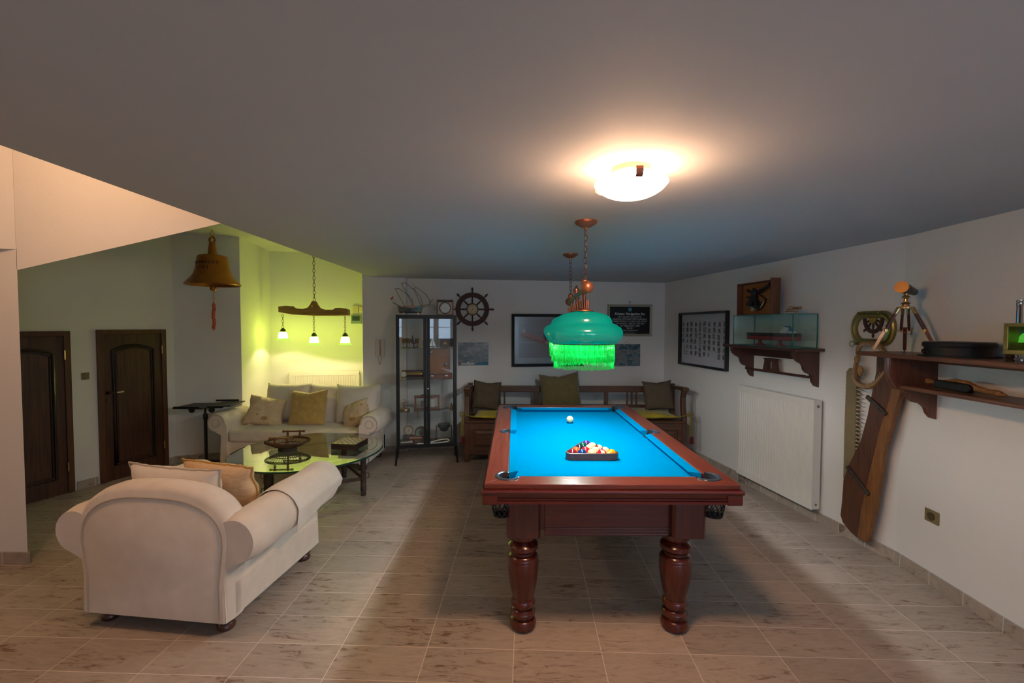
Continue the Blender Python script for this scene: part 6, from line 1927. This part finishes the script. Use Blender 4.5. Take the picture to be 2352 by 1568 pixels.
# porthole with half wheel
PHM = mat('green_brass', (.24, .21, .07), rough=.35, metal=.8, c2=(.34, .30, .12), scale=14)
t = RBt('porthole_frame', 'oval green brass porthole frame with a half wheel inside on the right wall', 'porthole', 0.212, 1.66, 0.0, (0.67, 1, 0.96))
def racetrack(hw_, hh_, n=12):
    r = hh_
    pts = []
    for k in range(n + 1):
        a = -PI / 2 + PI * k / n
        pts.append((hw_ - r + r * math.cos(a), r * math.sin(a)))
    for k in range(n + 1):
        a = PI / 2 + PI * k / n
        pts.append((-(hw_ - r) + r * math.cos(a), r * math.sin(a)))
    return pts
g = G()
rings = [[(x, y, z) for x, z in racetrack(a, b)] for a, b, y in ((.255, .135, -.002), (.255, .135, -.025), (.240, .122, -.032), (.225, .110, -.026), (.222, .107, -.038), (.205, .092, -.040), (.192, .080, -.030), (.192, .080, -.002))]
g.ring(rings + [rings[0]], cap=False); g.build('frame', PHM, t, smooth=40)
for x, z in ((-.14, .118), (.10, .118), (-.16, -.122)):
    g = G(); g.lathe([(.010, -.05), (.013, -.035), (.012, -.025)], (x, 0, z), 12, 'y'); g.box(x - .02, x + .02, -.036, -.02, z - .008, z + .014); g.build('clamp', PHM, t, smooth=40)
g = G(); g.torus((-.225, -.03, -.125), .022, .004, 14, 5, 'y', sx=1.4); g.build('ring_bolt', OB, t, smooth=True)
g = G(); rings = []
for k in range(25):
    a = PI + PI * k / 24
    rings.append([(r * math.cos(a), y, .078 + r * math.sin(a)) for r, y in ((.118, -.004), (.118, -.016), (.088, -.016), (.088, -.004))])
g.ring(rings)
for a in (PI * 1.12, PI * 1.28, PI * 1.5, PI * 1.72, PI * 1.88):
    c_, s_ = math.cos(a), math.sin(a)
    g.tube([(.03 * c_, -.010, .078 + .03 * s_), (.06 * c_, -.010, .078 + .06 * s_), (.09 * c_, -.010, .078 + .09 * s_)], [.006, .009, .005], 8)
for a in (PI * 1.24, PI * 1.5, PI * 1.76):
    c_, s_ = math.cos(a), math.sin(a)
    g.tube([(.115 * c_, -.010, .078 + .115 * s_), (.135 * c_, -.010, .078 + .135 * s_), (.15 * c_, -.010, .078 + .15 * s_)], [.005, .010, .006], 8)
g.build('half_wheel', DKWD, t, smooth=40)
g = G(); g.lathe([(.038, -.018), (.038, -.005)], (0, 0, .075), 20, 'y'); g.build('hub_plate', OB, t, smooth=40)

# shark jaw behind the shelf end
BONE = mat('jaw_bone', (.24, .14, .06), rough=.55, c2=(.34, .21, .09), scale=18, bump=.4, bscale=50)
t = RBt('shark_jaw', 'open shark jaw with rows of teeth hanging behind the left end of the shelf', 'jaw', 0.15, 1.44, 0.03, (0.8, 1, 0.78))
g = G()
up = [(-.17, .0), (-.15, .09), (-.09, .135), (-.02, .145), (.06, .12), (.12, .04), (.15, -.01)]
lo_ = [(-.18, -.02), (-.175, -.10), (-.16, -.20), (-.11, -.255), (-.02, -.265), (.05, -.22), (.11, -.12), (.15, -.03)]
def sm(P, n=5):
    out = []
    for i in range(len(P) - 1):
        p0 = P[max(0, i - 1)]; p1 = P[i]; p2 = P[i + 1]; p3 = P[min(len(P) - 1, i + 2)]
        for k in range(n):
            t_ = k / n
            out.append(tuple(.5 * ((2 * p1[a]) + (-p0[a] + p2[a]) * t_ + (2 * p0[a] - 5 * p1[a] + 4 * p2[a] - p3[a]) * t_ ** 2 + (-p0[a] + 3 * p1[a] - 3 * p2[a] + p3[a]) * t_ ** 3) for a in (0, 1)))
    out.append(P[-1])
    return out
U_, D_ = sm(up), sm(lo_)
g.tube([(x, -.02 - .03 * math.sin(PI * i / len(U_)), z) for i, (x, z) in enumerate(U_)], [.016 + .008 * math.sin(PI * i / len(U_)) for i in range(len(U_))], 8)
g.build('upper_jaw', BONE, t, smooth=True)
g = G()
g.tube([(x, -.02 - .04 * math.sin(PI * i / len(D_)), z) for i, (x, z) in enumerate(D_)], [.014 + .012 * math.sin(PI * i / len(D_)) for i in range(len(D_))], 8)
g.sphere((-.135, -.03, -.13), .045, 14, (.7, .35, 1.2)); g.sphere((-.17, -.03, -.02), .03, 12, (.9, .6, 1.3))
g.build('lower_jaw', BONE, t, smooth=True)
g = G()
for i in range(6, len(U_) - 4):
    x, z = U_[i]; yb = -.04 - .03 * math.sin(PI * i / len(U_))
    g.tube([(x, yb, z - .005), (x * .93, yb - .004, z - .028)], [.006, .0008], 5)
g.build('upper_teeth', TOOTH, t)
g = G()
for i in range(3, len(D_) - 6):
    x, z = D_[i]; yb = -.04 - .04 * math.sin(PI * i / len(D_))
    g.tube([(x, yb, z), (x * .9 + .004, yb - .006, z + .024)], [.006, .0008], 5)
g.build('lower_teeth', TOOTH, t)

SHW = wood('long_shelf_wood', (.095, .035, .018), (.17, .07, .035), 0, .4, coat=.2, ring=18)
SHWZ = wood('long_shelf_bracket', (.085, .028, .014), (.15, .055, .026), 2, .4, coat=.2, ring=18)
SS = 5.44
t = RAt('long_shelf', 'two tier wooden wall shelf with curved brackets at the right edge of the room', 'shelf', SS, 0)
g = G(); g.box(0, 2.2, -.325, 0, 1.476, 1.503); g.build('upper_board', SHW, t, bevel=.006)
g = G(); g.box(SS - 5.22, 2.1, -.235, 0, 1.276, 1.300); g.build('lower_board', SHW, t, bevel=.006)
g = G(); g.box(SS - 5.19, 2.1, -.018, 0, 1.44, 1.476); g.build('back_rail', SHW, t)
for s in (5.19, 3.6):
    x = SS - s
    pl = [(0, 1.08), (-.03, 1.088), (-.055, 1.115), (-.07, 1.155), (-.10, 1.18), (-.145, 1.19), (-.175, 1.215), (-.185, 1.245), (-.215, 1.262), (-.245, 1.276), (-.262, 1.29), (-.275, 1.32), (-.295, 1.36), (-.302, 1.41), (-.302, 1.476), (0, 1.476)]
    g = G(); g.prism(pl, x - .015, x + .015, 'x'); g.build('bracket', SHWZ, t, bevel=.003)
    g = G(); g.tube([(x, -.255, 1.283), (x, -.28, 1.32), (x, -.300, 1.36), (x, -.307, 1.41), (x, -.307, 1.474)], .016, 8); g.build('bracket_edge', SHWZ, t, smooth=True)

# telescope on tripod
t = RAt('telescope', 'small brass telescope on a wooden tripod standing on the long shelf', 'telescope', 5.225, 1.503, 0.175)
LEGW = wood('tripod_wood', (.06, .016, .012), (.12, .035, .024), 2, .3, coat=.5)
BT = mat('tripod_brass', (.50, .30, .12), rough=.28, metal=.9)
hub = (0, 0, .295)
for i, (fx, fy) in enumerate(((-.07, -.140), (.129, .094), (-.09, .077))):
    F_ = Vector((fx, fy, .018)); T_ = Vector((fx * .24, fy * .24, .285))
    d = (F_ - T_).normalized(); sd = d.cross(Vector((0, 0, 1))).normalized(); 
    mid = T_ + (F_ - T_) * .52
    g = G()
    for s in (-1, 1): g.tube([T_ + sd * .014 * s, mid + sd * .020 * s], [.0075, .0085], 6)
    g.tube([T_ + (F_ - T_) * .45, F_], [.014, .012], 4)
    lg = g.build('leg', LEGW, t, smooth=35)
    g = G()
    for s in (-1, 1): g.tube([T_ + sd * .014 * s - d * .012, T_ + sd * .014 * s + d * .035], .0088, 8)
    g.obox(mid, (.055, .014, .018), (0, 0, math.atan2(sd.y, sd.x))); g.tube([F_, F_ + d * .018], [.005, .002], 6)
    g.build('leg_fitting', BT, lg, smooth=40)
g = G(); g.lathe([(.045, .288), (.045, .298), (.02, .30), (.018, .315), (.026, .322), (.012, .33), (.010, .352), (.020, .358), (.022, .364), (.012, .372), (.012, .388)], (0, 0, 0), 20); g.build('tripod_head', BT, t, smooth=40)
g = G()
g.chain((-.09, -.03, .16), (0, .04, .12), .02, .005, .0012); g.chain((.09, -.03, .16), (0, .04, .12), .02, .005, .0012); g.chain((0, .05, .17), (0, .04, .12), .02, .005, .0012)
g.build('leg_chain', OB, t)
g = G(); g.lathe([(.020, .15), (.022, .145), (.022, .10), (.026, .095), (.026, .02), (.031, .015), (.031, -.055), (.036, -.06), (.036, -.075)], (0, 0, 0), 24, 'y')
g.bm.transform(Matrix.Translation((0.0, 0, .415)) @ Matrix.Rotation(.60, 4, 'Z') @ Matrix.Rotation(-.10, 4, 'X'))
tb = g.build('tube', mat('telescope_leather', (.09, .07, .055), rough=.45, metal=.4), t, smooth=40)
g = G(); g.lathe([(.037, -.070), (.037, -.084), (.001, -.0845)], (0, 0, 0), 28, 'y')
g.bm.transform(Matrix.Translation((0.0, 0, .415)) @ Matrix.Rotation(.60, 4, 'Z') @ Matrix.Rotation(-.10, 4, 'X'))
g.build('lens_cap', mat('cap_orange', (.72, .30, .06), rough=.35, metal=.3), tb, smooth=40)

t = RAt('round_case', 'flat round black metal case on the long shelf beside the tripod', 'case', 4.885, 1.503, 0.155)
BK2 = mat('worn_black', (.016, .017, .016), rough=.5, metal=.4, var=.4, scale=30)
g = G(); g.lathe([(.175, 0), (.175, .006), (.148, .008), (.146, .055)], (0, 0, 0), 40); g.build('case_body', BK2, t, smooth=35)
g = G(); g.lathe([(.152, .055), (.155, .06), (.155, .078), (.148, .084), (.001, .085)], (0, 0, 0), 40); g.build('lid', BK2, t, smooth=35)
g = G(); g.lathe([(.012, -.158), (.012, -.146)], (-.05, 0.005, .03), 14, 'y'); g.box(-.035, -.02, -.152, -.14, .025, .035); g.build('clasp', BK2, t, smooth=35)

t = RAt('brass_box', 'square brass framed box on turned feet with a green lamp reflection modelled as a glowing shade', 'box', 4.555, 1.503, 0.19)
BB_ = mat('box_brass', (.36, .27, .09), rough=.4, metal=.7, var=.25, scale=12)
g = G()
for b in ((0, .19, -.06, .06, .04, .058), (0, .19, -.06, .06, .172, .19), (0, .02, -.06, .06, .058, .172), (.17, .19, -.06, .06, .058, .172), (.02, .17, .05, .06, .058, .172), (-.004, .194, -.064, .064, .036, .042)): g.box(*b)
g.build('box_frame', BB_, t, bevel=.002)
for x in (.02, .17):
    for y in (-.045, .045):
        g = G(); g.lathe([(.016, 0), (.018, .008), (.013, .014), (.018, .022), (.014, .030), (.018, .037)], (x, y, 0), 14); g.build('foot', mat('foot_dark', (.05, .03, .015), rough=.4, metal=.5), t, smooth=45)
g = G(); g.box(.02, .17, -.056, -.054, .058, .172); g.build('front_glass', CGL, t)
g = G(); g.box(.02, .17, .046, .05, .058, .172); g.build('inner_panel', mat('olive_panel', (.16, .20, .03), rough=.5), t)
g = G(); g.lathe([(.010, .143), (.022, .138), (.030, .125), (.034, .095)], (.058, 0, 0), 24, cap=False); sh = g.build('mirrored_lamp_shade', translucent_mat('mirrored_lamp_glow', (.05, .5, .03), (.1, .8, .05), .5, .05, .2, (.22, .95, .10), .32), t, smooth=180)  # glowing shade and stem stand in for a reflected green lamp
g = G(); g.cyl((.058, 0, .143), (.058, 0, .158), .007, seg=10); g.cyl((.058, 0, .06), (.058, 0, .10), .004, seg=8); g.build('mirrored_lamp_stem', BK2, sh, smooth=40)
t = RAt('chrome_stand', 'chrome tube on a round foot behind the brass box at the edge of the picture', 'stand', 4.655, 1.503, 0.07)
CHM = mat('chrome', (.6, .58, .56), rough=.15, metal=1.0)
g = G(); g.lathe([(.045, 0), (.045, .004), (.02, .012), (.013, .03)], (0, 0, 0), 24); g.build('foot_plate', CHM, t, smooth=45)
g = G(); g.lathe([(.012, .02), (.012, .28), (.0135, .282), (.0135, .295), (.011, .297), (.0135, .30), (.0135, .31)], (0, 0, 0), 20); g.build('tube', CHM, t, smooth=45)

t = RAt('wooden_carving', 'carved orange wooden figure with a black sheath lying on the lower shelf', 'carving', 4.93, 1.300, 0.12, 0.0)
CVO = mat('carved_orange', (.34, .15, .04), rough=.5, c2=(.22, .09, .025), scale=40, bump=.8, bscale=90)
g = G(); g.sphere((-.175, 0, .036), .017, 12, (1.1, 1, 1)); g.tube([(-.165, 0, .034), (-.10, 0, .036), (.0, 0, .062), (.08, 0, .055), (.12, 0, .03), (.19, 0, .022), (.24, 0, .02), (.28, 0, .016)], [.012, .013, .010, .012, .018, .014, .017, .004], 10); g.sphere((.225, -.004, .022), .018, 12, (1.2, 1, .9)); g.build('carved_body', CVO, t, smooth=50)
g = G(); g.prism([(-.11, .006), (.10, .0), (.125, .03), (.10, .05), (-.11, .054)], -.032, .008, 'y'); g.build('black_sheath', BK2, t, bevel=.008)
